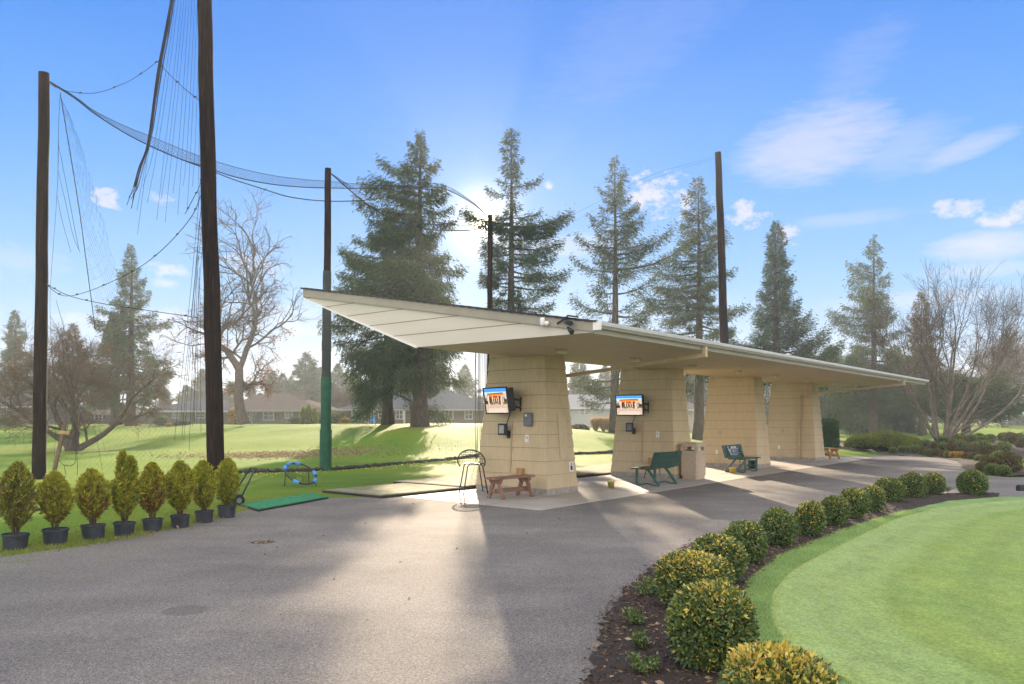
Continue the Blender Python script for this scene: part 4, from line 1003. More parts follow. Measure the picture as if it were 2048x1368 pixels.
P = np.stack([np.cos(a) * rr_, np.sin(a) * rr_, zz - rr_ * .25], 1); D = np.stack([np.cos(a), np.sin(a), -.5 + rng.normal(size=n) * .4], 1)
np_mesh('crown', leaves(P, D, rng.uniform(.2, .45, n), rng.uniform(.08, .15, n), rng, .1), 4, M['fir'], None, t_)
conifer('fir_tree', 'pale hazy fir rising behind the house at the far left', 30, 85, 622, 3.6, 830, cone(.85), 30, 'fir_pale', .35, 120, .35, 7, .42, .5)
conifer('fir_tree', 'small rusty conifer behind the spreading bare tree', 146, 75, 648, 2.6, 800, cone(.8), 31, 'fir_brown', .3, 90, .3, 7, .38, .4)

# weeping cedars in the right distance
GC = 'weeping conifers in the right distance'
for px, Y, top, R, lab, sd, lim_ in ((1660, 74, 690, 2.5, 'dark cedar close behind the clipped column hedge', 41, None), (1712, 82, 700, 3.6, 'weeping cedar behind the low yew mound', 42, None), (1790, 86, 690, 3.6, 'weeping cedar left of the single bare trunk beyond the maple', 43, None), (1845, 80, 690, 3.2, 'weeping cedar with clear straight trunk behind the maple', 44, None)):
    conifer('cedar_tree', lab, px, Y, top, R, 835 if px != 1845 else 800, lambda f: float(np.interp(f, [0, .3, .7, 1], [1, 1, .6, .05])), sd, 'cedar', .38, 90, .9, 8, .42, 1.4, None, GC)
def prof_c(f): return 1.0 if (int(f * 5) % 2 == 0) else .75
conifer('cedar_tree', 'flat layered cedar on the lawn behind the shrub bed', 1932, 62, 762, 3.6, 838, lambda f: float(np.interp(f, [0, .3, .6, .85, 1], [1.0, 1.05, .85, .5, .2])), 45, 'cedar', .42, 60, -.12, 12, .36, .25, None, None, cluster=.22)

# far row of hazy conifers : two meshes, copied
GR = 'far conifers beyond the houses'
protos = []
for sd in (51, 52, 53):
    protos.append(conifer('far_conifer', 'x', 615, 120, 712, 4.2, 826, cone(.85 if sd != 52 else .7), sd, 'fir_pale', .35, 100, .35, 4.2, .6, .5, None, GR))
spots = [(612, 118, 706, 'tall hazy fir above the brown roof house, nearest to the padded pole'), (545, 125, 742, 'hazy fir just right of the bare oak trunk'), (566, 128, 748, 'hazy fir second to the right of the bare oak trunk'), (583, 122, 752, 'brownish hazy fir over the chimney'),
         (642, 124, 735, 'hazy fir directly behind the padded pole'), (675, 126, 728, 'hazy fir right of the padded pole'), (404, 120, 738, 'slender hazy fir left of the dark tall pole'), (372, 130, 770, 'low hazy fir behind the house left of the tall pole'), (505, 130, 770, 'low hazy fir behind the bare oak'),
         (460, 128, 762, 'low hazy fir just right of the tall dark pole'), (705, 130, 745, 'hazy fir half hidden by the drooping boughs'), (1100, 125, 738, 'hazy conifer behind the gap after the first pillar'), (1160, 120, 716, 'hazy conifer seen under the eave beside the downspout'), (1390, 118, 700, 'hazy conifer in the slot between second and third pillars'),
         (1210, 128, 730, 'hazy conifer left of the second pillar'), (1300, 124, 712, 'distant conifer hidden mostly by the second pillar'), (1535, 110, 700, 'dark conifer in the slot between the last two pillars'), (1610, 112, 690, 'hazy conifer behind the last pillar'), (330, 132, 775, 'low hazy fir right of the spreading tree crown'),
         (200, 125, 740, 'hazy fir behind the pointed fir trunk'), (90, 122, 735, 'hazy fir seen through the far left net'), (-20, 115, 720, 'hazy fir at the left margin'), (1905, 128, 745, 'hazy conifer behind the maple stems'), (2020, 130, 752, 'faint conifer at the right margin behind the maple'), (1965, 135, 770, 'faint conifer over the layered cedar'), (880, 125, 742, 'hazy fir right of the thick fir trunk'), (930, 130, 730, 'hazy fir left of the nearest pillar')]
for i, (px, Y, top, lab) in enumerate(spots):
    o = protos[i] if i < 3 else copy_tree(protos[i % 3])
    X = (px - 1024) / F * Y; z0 = tz(X, Y); H = CAMH + (HOR - top) / F * Y - z0; H0 = CAMH + (HOR - 712) / F * 120 - tz((615 - 1024) / F * 120, 120)
    o.location = (X, Y, z0 - .1); o.scale = (H / H0 * random.Random(i).uniform(.8, 1.15),) * 2 + (H / H0,); o.rotation_euler = (0, 0, i * 1.3); o['label'] = lab

# bare broadleaf trees
def bare_tree(name, label, px, Y, base_py, stems, seed, bark, twigm, levels=5, spread=.55, up=.12, wig=.16, shrink=.68, nchild=(2, 3), minr=.006, kid=(.85, .66), spr=0, sprl=.5, sprw=.018, leafn=0, leafm=None, leafbox=None, cat='tree', thin=.62, twigs=3, sag=0):
    X = (px - 1024) / F * Y; z0 = CAMH + (HOR - base_py) / F * Y if base_py else tz(X, Y)
    t = thing(name, label, cat, (X, Y, z0 - .05), 0)
    rr = random.Random(seed); mb = MB(); tw = MB(); tips = []
    def grow(p, d, L, r, lv):
        n = 4 if lv < 3 else 3; pts = [p]; rad = [r]; d = d.normalized()
        for i in range(n):
            d = (d + Vector((rr.gauss(0, wig), rr.gauss(0, wig), rr.gauss(0, wig * .7) + up * (1 if lv < levels - 1 else .3) - (sag * .1 if lv > 2 else 0)))).normalized()
            p = p + d * (L / n); pts.append(p); rad.append(max(minr * .6, r * (1 - (1 - thin) * (i + 1) / n)))
        (mb if lv < 3 else tw).tube(pts, rad, 8 if lv < 2 else (5 if lv < 3 else 3), 0, False)
        if lv >= levels - 1: tips.extend((pts[-1], pts[-2], d))
        if lv >= levels: return
        k = rr.randint(*nchild)
        for c in range(k):
            ax = Vector((rr.gauss(0, 1), rr.gauss(0, 1), rr.gauss(0, .6)))
            ax = (ax - d * ax.dot(d)).normalized()
            sp = spread * rr.uniform(.5, 1.25) * (1 if c else .55)
            grow(pts[-1], d * math.cos(sp) + ax * math.sin(sp), L * shrink * rr.uniform(.75, 1.2), rad[-1] * kid[0 if c == 0 else 1], lv + 1)
        for c in range(twigs if lv > 0 else 1):
            q = pts[rr.randint(1, n - 1)]; ax = Vector((rr.gauss(0, 1), rr.gauss(0, 1), rr.gauss(0, .6))); ax = (ax - d * ax.dot(d)).normalized()
            grow(q, d * .5 + ax * .85, L * shrink * rr.uniform(.5, .9), rad[2] * .5, lv + 2 if lv + 2 <= levels else levels)
    for (x, y, d, L, r) in stems: grow(Vector((x, y, 0)), Vector(d), L, r, 0)
    mb.build('trunk', M[bark], t, smooth_=True); tw.build('twigs', M[twigm], t)
    T3 = np.array([tuple(q) for q in tips]).reshape(-1, 3, 3); rng = np.random.default_rng(seed)
    if spr:
        f = rng.random((len(T3), spr, 1)); P = T3[:, 0][:, None] * f + T3[:, 1][:, None] * (1 - f); D = unit(T3[:, 2])[:, None] + rng.normal(size=(len(T3), spr, 3)) * .55 + (0, 0, up - sag * .12)
        P = P.reshape(-1, 3); D = D.reshape(-1, 3); n = len(P)
        np_mesh('fine_twigs', leaves(P, D, sprl * rng.uniform(.4, 1.2, n), sprw * rng.uniform(.6, 1.3, n), rng, 0), 4, M[twigm], None, t)
    if leafn:
        T = T3[:, 0]
        if leafbox: T = T[leafbox(T)]
        if len(T):
            P = T[rng.integers(0, len(T), leafn)] + rng.normal(size=(leafn, 3)) * .22
            np_mesh('dry_leaves', leaves(P, rng.normal(size=(leafn, 3)), rng.uniform(.1, .2, leafn), rng.uniform(.06, .12, leafn), rng, .2), 4, M[leafm], None, t)
    return t
bare_tree('oak_tree', 'tall bare oak with twisting limbs right of the dark tall pole', 490, 60, 845, [(0, 0, (.03, 0, 1), 4.6, .42)], 83, 'bark', 'twig', 6, .72, .035, .23, .77, (2, 3), .018, (.87, .72), 4, .9, .03, 2300, 'drybrown', lambda T: T[:, 2] < 7.2, 'tree', .80, 2)
bare_tree('fruit_tree', 'spreading multi stemmed bare tree behind the far left nets', 146, 40, 898, [(-.1, 0, (-.22, .1, 1), 2.5, .20), (.05, .05, (.14, -.1, 1), 2.6, .18), (.25, 0, (.85, 0, .62), 2.7, .19), (-.2, .05, (-.75, .2, .85), 2.4, .15), (.1, -.1, (.45, -.5, .9), 2.5, .14), (0, .1, (-.2, .7, .9), 2.5, .14)],
          61, 'bark', 'twig_tan', 6, .58, .04, .17, .68, (2, 3), .009, (.84, .68), 2, .6, .017, 500, 'drybrown', lambda T: T[:, 2] > 2.0, 'tree', .76, 2, .35)
t_ = bpy.data.objects['fruit_tree']; t_.scale = (.84, .84, .92); mb = MB(); mb.tube([(0, 0, -.1), (-.05, 0, .5), (0, 0, 1.0)], [.5, .36, .32], 10); mb.build('stump', M['bark'], t_, smooth_=True)
bare_tree('maple_tree', 'vase shaped bare maple with many pale stems behind the shrub bed', 1882, 44, 884,
          [(-.25, 0, (-.26, 0, 1), 2.7, .115), (-.1, .1, (-.05, .2, 1), 2.8, .115), (.05, -.1, (.1, -.15, 1), 2.9, .12), (.2, .0, (.34, 0, 1), 2.9, .115), (.3, .1, (.95, .15, .75), 3.1, .085), (.0, .2, (-.5, .5, .9), 2.9, .085), (.15, -.2, (.5, -.4, .9), 2.9, .085), (-.2, -.1, (-.8, -.25, .78), 2.8, .075), (.2, .2, (.75, .4, .85), 3.0, .075), (.3, -.1, (1.15, -.2, .62), 3.3, .09), (.25, .0, (.65, .1, 1), 3.3, .085)],
          66, 'bark_grey', 'twig', 5, .30, .085, .075, .70, (2, 3), .008, (.85, .68), 2, .7, .013, 0, None, None, 'tree', .70, 2)
for px, Y, lab, sd, H in ((2010, 110, 'hazy russet bare tree at the right margin beyond the layered cedar', 71, 5.0), (1965, 118, 'hazy russet bare tree behind the layered cedar', 72, 4.6), (2075, 105, 'hazy russet bare tree just outside the right margin', 73, 5.6), (675, 95, 'faint leafless shrub tree right of the padded pole', 74, 1.4)):
    bare_tree('russet_tree', lab, px, Y, None, [(0, 0, (.05, 0, 1), H * .8, H * .05), (.2, 0, (.5, .2, 1), H * .7, H * .04), (-.2, 0, (-.5, 0, 1), H * .7, H * .04)], sd, 'bark_grey', 'twig_tan', 5, .5, .08, .12, .75, (2, 3), .02, (.85, .66), 6, .9, .04, 1700, 'drybrown')

# ------------------------------------------------------------------ shrubs
def core_mesh(name, rx, rz, zc, n=14, k=9, cut=0.0):
    mb = MB(); prof = []
    for i in range(k + 1):
        a = -PI / 2 + PI * i / k; prof.append((max(.001, rx * math.cos(a)), zc + rz * math.sin(a)))
    mb.lathe(prof, n); return mb
def ball_data(seed, n, size, cols, yellow_top, lump=.125, squash=1.0):
    """leaf quads for a clipped ball of diameter 1 standing on z=0; returns faces and material slots"""
    rng = np.random.default_rng(seed)
    D = unit(rng.normal(size=(n, 3))); D = D[D[:, 2] > -.86]; n = len(D)
    L = np.zeros(n)
    for _ in range(9):
        c = unit(rng.normal(size=3)); L += np.clip((D @ c - .75) / .25, 0, 1) * rng.uniform(-.5, 1)
    r = .5 * (.86 + lump * L + rng.uniform(-.10, .06, n))
    box = (np.abs(D[:, 0]) ** 3 + np.abs(D[:, 1]) ** 3 + np.abs(D[:, 2]) ** 3) ** (-1 / 3)
    r *= .55 + .45 * box
    P = D * r[:, None]; P[:, 2] = P[:, 2] * squash + .47 * squash
    dd = D * .55 + rng.normal(size=D.shape) * .75 + np.array([0, 0, .25])
    V = leaves(P, dd, size * rng.uniform(.6, 1.3, n), size * rng.uniform(.38, .6, n), rng, .18)
    # yellow tips in clusters, more on top
    cl = np.zeros(n)
    for _ in range(26):
        c = unit(rng.normal(size=3) + np.array([0, 0, .35])); cl += np.exp((D @ c - 1) * 45)
    py_ = np.clip(yellow_top * (np.clip(D[:, 2], 0, 1) ** 1.5) + .30 * yellow_top * cl + .08 * yellow_top, 0, .92)
    u_ = rng.random(n); mi = np.where(u_ < py_ * .75, 2, np.where(u_ < py_, 3, np.where(rng.random(n) < .4, 1, 0)))
    return V, mi
def ball_proto(seed, n, size, mats, yellow, squash=1.0, core='core'):
    V, mi = ball_data(seed, n, size, mats, yellow, squash=squash)
    fm = np_mesh(None, V, 4, [M[k] for k in mats], mi) if False else None
    me = bpy.data.meshes.new('foliage')
    N = len(V); me.vertices.add(N * 4); me.vertices.foreach_set('co', V.astype(np.float32).ravel()); me.loops.add(N * 4); me.loops.foreach_set('vertex_index', np.arange(N * 4, dtype=np.int32))
    me.polygons.add(N); me.polygons.foreach_set('loop_start', np.arange(0, N * 4, 4, dtype=np.int32)); me.polygons.foreach_set('loop_total', np.full(N, 4, np.int32))
    for k in mats: me.materials.append(M[k])
    me.polygons.foreach_set('material_index', mi.astype(np.int32)); me.update(calc_edges=True)
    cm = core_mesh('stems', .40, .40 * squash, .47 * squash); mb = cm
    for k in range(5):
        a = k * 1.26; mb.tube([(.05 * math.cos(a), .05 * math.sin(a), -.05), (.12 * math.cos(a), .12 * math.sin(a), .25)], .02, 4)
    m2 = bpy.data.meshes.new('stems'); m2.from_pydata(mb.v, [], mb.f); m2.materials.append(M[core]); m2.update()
    return me, m2
def ball(name, label, proto, loc, w, h, rz, group, cat='shrub'):
    t = thing(name, label, cat, loc, rz, group)
    for nm, me in (('foliage', proto[0]), ('stems', proto[1])):
        q = math.sin(rz * 7.3 + w * 40); o = link(bpy.data.objects.new(nm, me), t); o.scale = (w * (1 + .07 * q), w * (1 - .06 * q), h); o.rotation_euler = (.07 * q, -.05 * math.cos(rz * 5), 0)
    return t
EU = ['leaf_green', 'leaf_mid', 'leaf_yellow', 'leaf_orange']
near_p = [ball_proto(s, 11500, .060, EU, y) for s, y in ((101, .70), (102, .28), (103, .48))]
mid_p = [ball_proto(s, 5200, .075, EU, y) for s, y in ((104, .16), (105, .32), (106, .09), (107, .24))]
GE = 'clipped variegated balls along the mulch bed'
bl = [(1.27, 3.72, .49, .56, 0, 0, 'orange tipped clipped ball shrub cut by the bottom edge of the view'), (1.29, 5.05, .58, .58, 1, 1, 'biggest clipped ball shrub, green with scattered yellow leaves, beside three low seedlings'),
      (1.52, 6.55, .60, .52, 2, 2, 'yellow topped clipped ball partly hidden behind the biggest ball shrub'), (2.07, 7.75, .53, .47, 4, 1, 'clipped ball behind the yellow topped one, leaves mostly green'), (2.66, 8.8, .46, .48, 3, 2, 'clipped ball with yellow left side, fifth along the mulch bed'),
      (3.38, 9.9, .45, .48, 5, 3, 'yellow green clipped ball standing next to wider mulch, sixth along the bed'), (4.14, 10.75, .43, .48, 4, 0, 'clipped ball with yellowest foliage of the middle of the row'), (4.91, 11.8, .43, .47, 3, 1, 'dark open clipped ball, eighth along the bed'),
      (5.63, 12.7, .45, .50, 6, 2, 'clipped ball crowding the eighth one on its right'), (6.28, 13.5, .40, .47, 4, 3, 'smallest clipped ball, ninth neighbour squeezed between two larger ones'), (7.3, 15.0, .54, .50, 3, 0, 'wide clipped ball, first of the touching three at the far end'),
      (8.15, 15.8, .53, .53, 5, 1, 'middle ball of the touching three at the far end of the bed'), (8.9, 16.4, .47, .50, 6, 2, 'last of the touching three balls at the far end of the bed'), (9.8, 16.5, .60, .53, 5, 3, 'lone clipped ball at the tip of the mulch bed beyond a gap')]
pro = near_p + mid_p
for k, (x, y, w, h, p_, r_, lab) in enumerate(bl):
    ball('ball_shrub', lab, pro[p_], (x, y, .03), w * 1.03, h * 1.02, r_ * 1.7 + k, GE)
# low seedlings in the mulch
def seedling(label, loc, w, seed, h=.1, nl=420):
    t = thing('seedling', label, 'plant', loc, 0, 'low green seedlings in the mulch')
    rng = np.random.default_rng(seed); mb = MB(); VV = []
    for k in range(26):
        a = rng.random() * 2 * PI; r = w * rng.random() ** .6; hh = h * rng.uniform(.5, 1.1)
        p0 = np.array([r * .3 * math.cos(a), r * .3 * math.sin(a), 0]); p1 = np.array([r * math.cos(a), r * math.sin(a), hh]); mb.tube([tuple(p0), tuple((p0 + p1) / 2 + (0, 0, .02)), tuple(p1)], .002, 3, 0, False)
        n = nl // 26; f = rng.uniform(.4, 1.05, n)[:, None]; P = p0 + (p1 - p0) * f + rng.normal(size=(n, 3)) * .012
        VV.append(leaves(P, rng.normal(size=(n, 3)) + (0, 0, .3), rng.uniform(.018, .036, n), rng.uniform(.01, .018, n), rng, .2))
    V = np.concatenate(VV); np_mesh('leaves', V, 4, [M['leaf_green'], M['leaf_mid']], rng.integers(0, 2, len(V)), t); mb.build('stems', M['twig'], t)
for k, (px, py, w, lab) in enumerate(((1297, 1200, .14, 'largest low green seedling beside the rusty dead leaves'), (1305, 1192, .10, 'low seedling furthest up the bed, touching the largest one'), (1265, 1260, .10, 'low seedling two thirds down the dark mulch'), (1277, 1308, .065, 'smallest seedling left of the biggest ball shrub'), (1288, 1362, .10, 'low seedling at the bottom edge of the view'), (1893, 988, .16, 'flat green seedling in the gap before the lone ball'))):
    p = gd(px, py); seedling(lab, (p.x, p.y, .05), w, 200 + k)

# the mounded shrub bed on the right
def zbed(Y):
    Y = np.asarray(Y, float); base = 915 - (Y - 34) / .35
    z = np.where(Y > 34, 1.65 - (base - 838) / 1550 * Y, .0); z = np.maximum(z, 0)
    return np.where(Y > 45, z * (1 - smooth((Y - 45) / 5)), z)
loft('shrub_bed_mulch', [(16.3, 36.5), (17.5, 34.3), (18.3, 33.2), (19.5, 32.6), (24, 33.2), (36, 34)], [(16.6, 40), (18.5, 46), (21, 49), (25, 50), (30, 50), (40, 50)], 70, 30, lambda x, y, f, r: zbed(y) * smooth((x - 16.2) / 2) + .02 + r.normal(size=f.shape) * .015, M['mulch'], .05, 2)
loft('island_bed_mulch', [(18.3, 33.3), (17.2, 29.8), (15.4, 26.5), (14.3, 24.2), (14.1, 22.0)], [(19.6, 32.7), (18.7, 30), (17.4, 26.8), (16.6, 24.4), (16.2, 22.4)], 50, 10, lambda x, y, f, r: .02 + .06 * np.sin(PI * f) + np.abs(r.normal(size=f.shape)) * .01, M['mulch'], .03, 3)
pg = ball_proto(111, 1500, .12, ['leaf_olive', 'leaf_green', 'leaf_mid', 'leaf_mid'], .45, .92); pb_ = ball_proto(112, 1500, .12, ['leaf_brown', 'leaf_olive', 'leaf_brown', 'leaf_brown'], .5, .9, 'core_br'); pa_ = ball_proto(113, 1300, .13, ['leaf_amber', 'leaf_brown', 'leaf_amber', 'leaf_yellow'], .6, .85, 'core_br'); po_ = ball_proto(114, 1500, .12, ['leaf_olive', 'leaf_mid', 'leaf_mid', 'leaf_olive'], .6, .92)
PR = {'g': pg, 'b': pb_, 'a': pa_, 'o': po_}
rb = [(1787, 908, 16, 'g'), (1804, 906, 17, 'g'), (1817, 905, 15, 'g'), (1830, 907, 19, 'g'), (1847, 911, 17, 'b'), (1856, 913, 16, 'g'), (1832, 893, 18, 'b'), (1851, 894, 18, 'g'), (1868, 901, 20, 'b'), (1887, 904, 21, 'g'), (1886, 890, 20, 'g'), (1906, 895, 20, 'g'), (1908, 882, 17, 'b'), (1922, 888, 19, 'g'), (1943, 889, 23, 'g'), (1958, 884, 20, 'g'), (1965, 893, 24, 'g'), (1980, 886, 20, 'g'), (1920, 902, 25, 'o'), (1968, 906, 28, 'o'), (1951, 903, 22, 'g'), (2007, 909, 28, 'o'), (2006, 881, 19, 'g'), (2021, 887, 24, 'b'), (2038, 882, 18, 'g'), (2042, 896, 22, 'b'), (1925, 892, 22, 'b'), (1902, 906, 22, 'b'),
      (1872, 914, 16, 'b'), (1888, 916, 17, 'b'), (1898, 917, 17, 'o'), (1909, 918, 18, 'a'), (1921, 919, 19, 'a'), (1934, 921, 18, 'b'), (1947, 923, 20, 'b'), (1959, 926, 19, 'g'), (1973, 929, 21, 'b'), (1945, 910, 22, 'b'), (1965, 914, 22, 'b'), (1985, 915, 24, 'b'), (1930, 911, 18, 'b'), (2060, 889, 24, 'g'), (2075, 905, 26, 'b'),
      (1966, 946, 25, 'b'), (1984, 951, 27, 'g'), (2012, 948, 46, 'b'), (2006, 953, 26, 'g'), (1980, 935, 22, 'b'), (1995, 930, 30, 'o')]
word = {'g': 'dark green', 'b': 'bronze brown', 'a': 'amber', 'o': 'olive green'}
GB = 'mounded shrubs of the right bed'
rows = {}
for k, (px, by, d, c) in enumerate(rb):
    if by <= 915: Y = 34 + (915 - by) * .35; z = float(zbed(Y))
    else: Y = F * CAMH / (by - HOR); z = 0.0
    X = (px - 1024) / F * Y; w = d / F * Y
    where = ('at the island end by the path' if by > 929 else 'in the front row along the path' if by > 912 else 'in the middle of the bed' if by > 895 else 'on the crest of the bed')
    rows.setdefault((c, where), []).append((px, k, X, Y, z, w))
ordn = ['first', 'second', 'third', 'fourth', 'fifth', 'sixth', 'seventh', 'eighth', 'ninth', 'tenth', 'eleventh', 'twelfth', 'thirteenth', 'fourteenth']
for (c, where), L in rows.items():
    L.sort()
    for q, (px, k, X, Y, z, w) in enumerate(L):
        lab = ('%s mounded shrub %s' % (word[c], where)) if len(L) == 1 else ('%s %s mounded shrub from left %s' % (ordn[q], word[c], where))
        ball('mound_shrub', lab, PR[c], (X, Y, z - .01), w * 1.06, w * 1.04, k * 1.1, GB)
# clipped column hedge, yew mound, distant shrubs
def leaf_shell(rng, n, fn, size, out=.6):
    """fn(u,v)->point, normal"""
    P, Nn = fn(rng.random(n), rng.random(n)); D = Nn * out + rng.normal(size=P.shape) * .6
    return leaves(P + rng.normal(size=P.shape) * size * .4, D, size * rng.uniform(.6, 1.3, n), size * rng.uniform(.3, .6, n), rng, .1)
t_ = thing('clipped_hedge', 'tall dark green clipped column hedge beyond the last pillar', 'hedge', ((1657 - 1024) / F * 42, 42, tz(17.15, 42) - .05)); rng = np.random.default_rng(5)
def colfn(u, v):
    a = u * 2 * PI; h = v * 1.62; r = .48 * (1 - .12 * (h / 1.6)) * np.where(h > 1.5, np.clip((1.64 - h) / .14, 0, 1) ** .5, 1)
    sq = (np.abs(np.cos(a)) ** 4 + np.abs(np.sin(a)) ** 4) ** (-.25); r = r * (.4 + .6 * sq)
    return np.stack([np.cos(a) * r, np.sin(a) * r, h], 1), np.stack([np.cos(a), np.sin(a), np.full_like(a, .3)], 1)
np_mesh('foliage', leaf_shell(rng, 9000, colfn, .07), 4, M['hedge'], None, t_)
mb = MB(); mb.lathe([(.40, 0), (.42, .3), (.40, 1.2), (.34, 1.5), (.001, 1.54)], 14); mb.build('inner_wood', M['core'], t_)
t_ = thing('yew_mound', 'wide low yew mound with dark underside beside the path', 'shrub', ((1768 - 1024) / F * 38.5, 38.5, .0)); rng = np.random.default_rng(6); VV = []
for (cx, cy, rx, rz, zc) in ((-1.0, 0, .85, .38, .46), (.1, .1, .95, .50, .56), (.95, 0, .75, .36, .44), (-.45, -.3, .7, .36, .44), (.5, -.25, .7, .38, .42), (1.4, .1, .45, .26, .32), (-1.5, .1, .4, .26, .36)):
    n = 2600; D = unit(rng.normal(size=(n, 3))); D = D[D[:, 2] > -.45]; P = D * np.array([rx, rx * .8, rz]) * rng.uniform(.85, 1.04, len(D))[:, None] + (cx, cy, zc)
    VV.append(leaves(P, D * .6 + rng.normal(size=D.shape) * .6 + (0, 0, .4), rng.uniform(.06, .13, len(D)), rng.uniform(.02, .045, len(D)), rng, .1))
np_mesh('foliage', np.concatenate(VV), 4, M['yew'], None, t_)
mb = MB()
for (cx, cy, rx, rz, zc) in ((-1.0, 0, .72, .30, .42), (.1, .1, .82, .40, .50), (.95, 0, .62, .28, .40)):
    c_ = core_mesh('c', rx, rz, zc); off = len(mb.v); mb.v += [(x + cx, y * .8 + cy, z) for x, y, z in c_.v]; mb.f += [tuple(i + off for i in f) for f in c_.f]; mb.m += c_.m
for k in range(12): a = k * .52; mb.tube([(.25 * math.cos(a), .2 * math.sin(a), -.05), (.9 * math.cos(a), .6 * math.sin(a), .4)], .03, 4)
mb.build('stems', M['core'], t_)
GS = 'garden shrubs before the far houses'
for k, (px, Y, by, w, h, c, lab) in enumerate(((325, 66, 852, 24, 22, 'g', 'dark round shrub left of the tall pole, before the low house'), (338, 65, 852, 14, 9, 'a', 'small orange shrub beside the dark round one'), (365, 67, 850, 34, 11, 'b', 'low russet hedge plant before the low house'), (18, 66, 846, 40, 17, 'g', 'green shrub under the far left window'), (640, 72, 846, 20, 18, 'b', 'russet shrub right of the cypress trio'), (668, 72, 846, 30, 24, 'o', 'pale green shrub between the two houses'), (690, 71, 846, 22, 14, 'a', 'amber shrub at the corner of the porch house'), (470, 72, 847, 30, 36, 'a', 'rusty leaved shrub at the foot of the bare oak'), (590, 72, 847, 22, 16, 'g', 'dark shrub left of the cypress trio'), (1160, 55, 864, 34, 18, 'b', 'brown low shrub seen through the first gap'), (1775, 84, 862, 30, 24, 'g', 'round green shrub under the weeping cedars'), (1740, 86, 862, 36, 14, 'b', 'low brown hedge plant under the weeping cedars'), (1700, 86, 860, 26, 22, 'g', 'dark green shrub left under the weeping cedars'), (1815, 86, 862, 26, 22, 'g', 'dark shrub beside the straight cedar trunk'), (1590, 60, 866, 30, 30, 'g', 'green shrub behind the last slot between pillars'), (1215, 62, 852, 22, 22, 'o', 'round olive shrub behind the dry ornamental grass'))):
    X = (px - 1024) / F * Y; z = CAMH + (HOR - by) / F * Y
    ball('garden_shrub', lab, PR[c], (X, Y, min(z, tz(X, Y) + .15) - .1), w / F * Y, h / F * Y * 1.1, k, GS)
GT = 'slim cypresses before the brown roof house'
cy_me = None
for k, (px, lab) in enumerate(((607, 'left cypress of the slim trio'), (618, 'tallest middle cypress of the slim trio'), (629, 'right cypress of the slim trio'))):
    Y = 70; X = (px - 1024) / F * Y; t_ = thing('cypress', lab, 'cypress', (X, Y, tz(X, Y) - .05), k, GT); rng = np.random.default_rng(300)
    if cy_me is None:
        def cyf(u, v):
            a = u * 2 * PI; h = v ** .85 * 1.6; r = .30 * np.sin(np.clip((1.62 - h) / 1.62, 0, 1) * PI * .62) ** .8
            return np.stack([np.cos(a) * r, np.sin(a) * r, h], 1), np.stack([np.cos(a) * .5, np.sin(a) * .5, np.full_like(a, 1.0)], 1)
        cy_me = np_mesh('foliage', leaf_shell(rng, 2600, cyf, .12), 4, M['thuja_green'], None, t_).data
        mb = MB(); mb.lathe([(.24, 0), (.26, .5), (.16, 1.1), (.001, 1.4)], 10); st_me = mb.build('stems', M['core'], t_).data
    else:
        link(bpy.data.objects.new('foliage', cy_me), t_); link(bpy.data.objects.new('stems', st_me), t_)
    t_.scale = (1, 1, (.95, 1.05, .88)[k])
# dry ornamental grass
t_ = thing('ornamental_grass', 'tan dry ornamental grass clump on the bank seen between the first pillars', 'ornamental grass', ((1207 - 1024) / F * 54, 54, tz(6.4, 54) - .05)); rng = np.random.default_rng(9)
n = 4200; c = rng.choice([-.55, 0, .55], n); a = rng.random(n) * 2 * PI; sp = rng.random(n) * .45
P = np.stack([c + np.cos(a) * .08, np.sin(a) * .08, np.zeros(n)], 1); D = np.stack([np.cos(a) * sp, np.sin(a) * sp, np.ones(n)], 1)
np_mesh('stalks', leaves(P, D, rng.uniform(.6, 1.15, n), rng.uniform(.02, .05, n), rng), 4, M['plume'], None, t_)

# ------------------------------------------------------------------ potted arborvitae row
GP = 'potted arborvitae along the lawn edge'
av = [(30, 1103, 50, 932, 70, (.25, .15, .15, .45), 'potted arborvitae with ragged olive foliage at the near end of the row'), (111, 1092, 49, 950, 60, (.3, .5, .2, 0), 'short lime green potted arborvitae, second from the near end of the row'), (187, 1082, 47, 945, 62, (.2, .4, .4, 0), 'potted arborvitae with brown lower half and lopsided crown, third in the row'),
      (248, 1074, 42, 908, 58, (.5, .38, .12, 0), 'tallest twin tipped potted arborvitae of the row'), (305, 1065, 40, 932, 52, (.12, .28, .60, 0), 'brownest potted arborvitae of the row'), (360, 1057, 38, 928, 58, (.45, .4, .15, 0), 'potted arborvitae leaning right of the brownest one'), (409, 1047, 37, 927, 50, (.5, .4, .10, 0), 'plump green potted arborvitae in front of the tall pole'), (453, 1037, 37, 922, 48, (.5, .45, .05, 0), 'smooth rounded potted arborvitae at the far end of the row')]
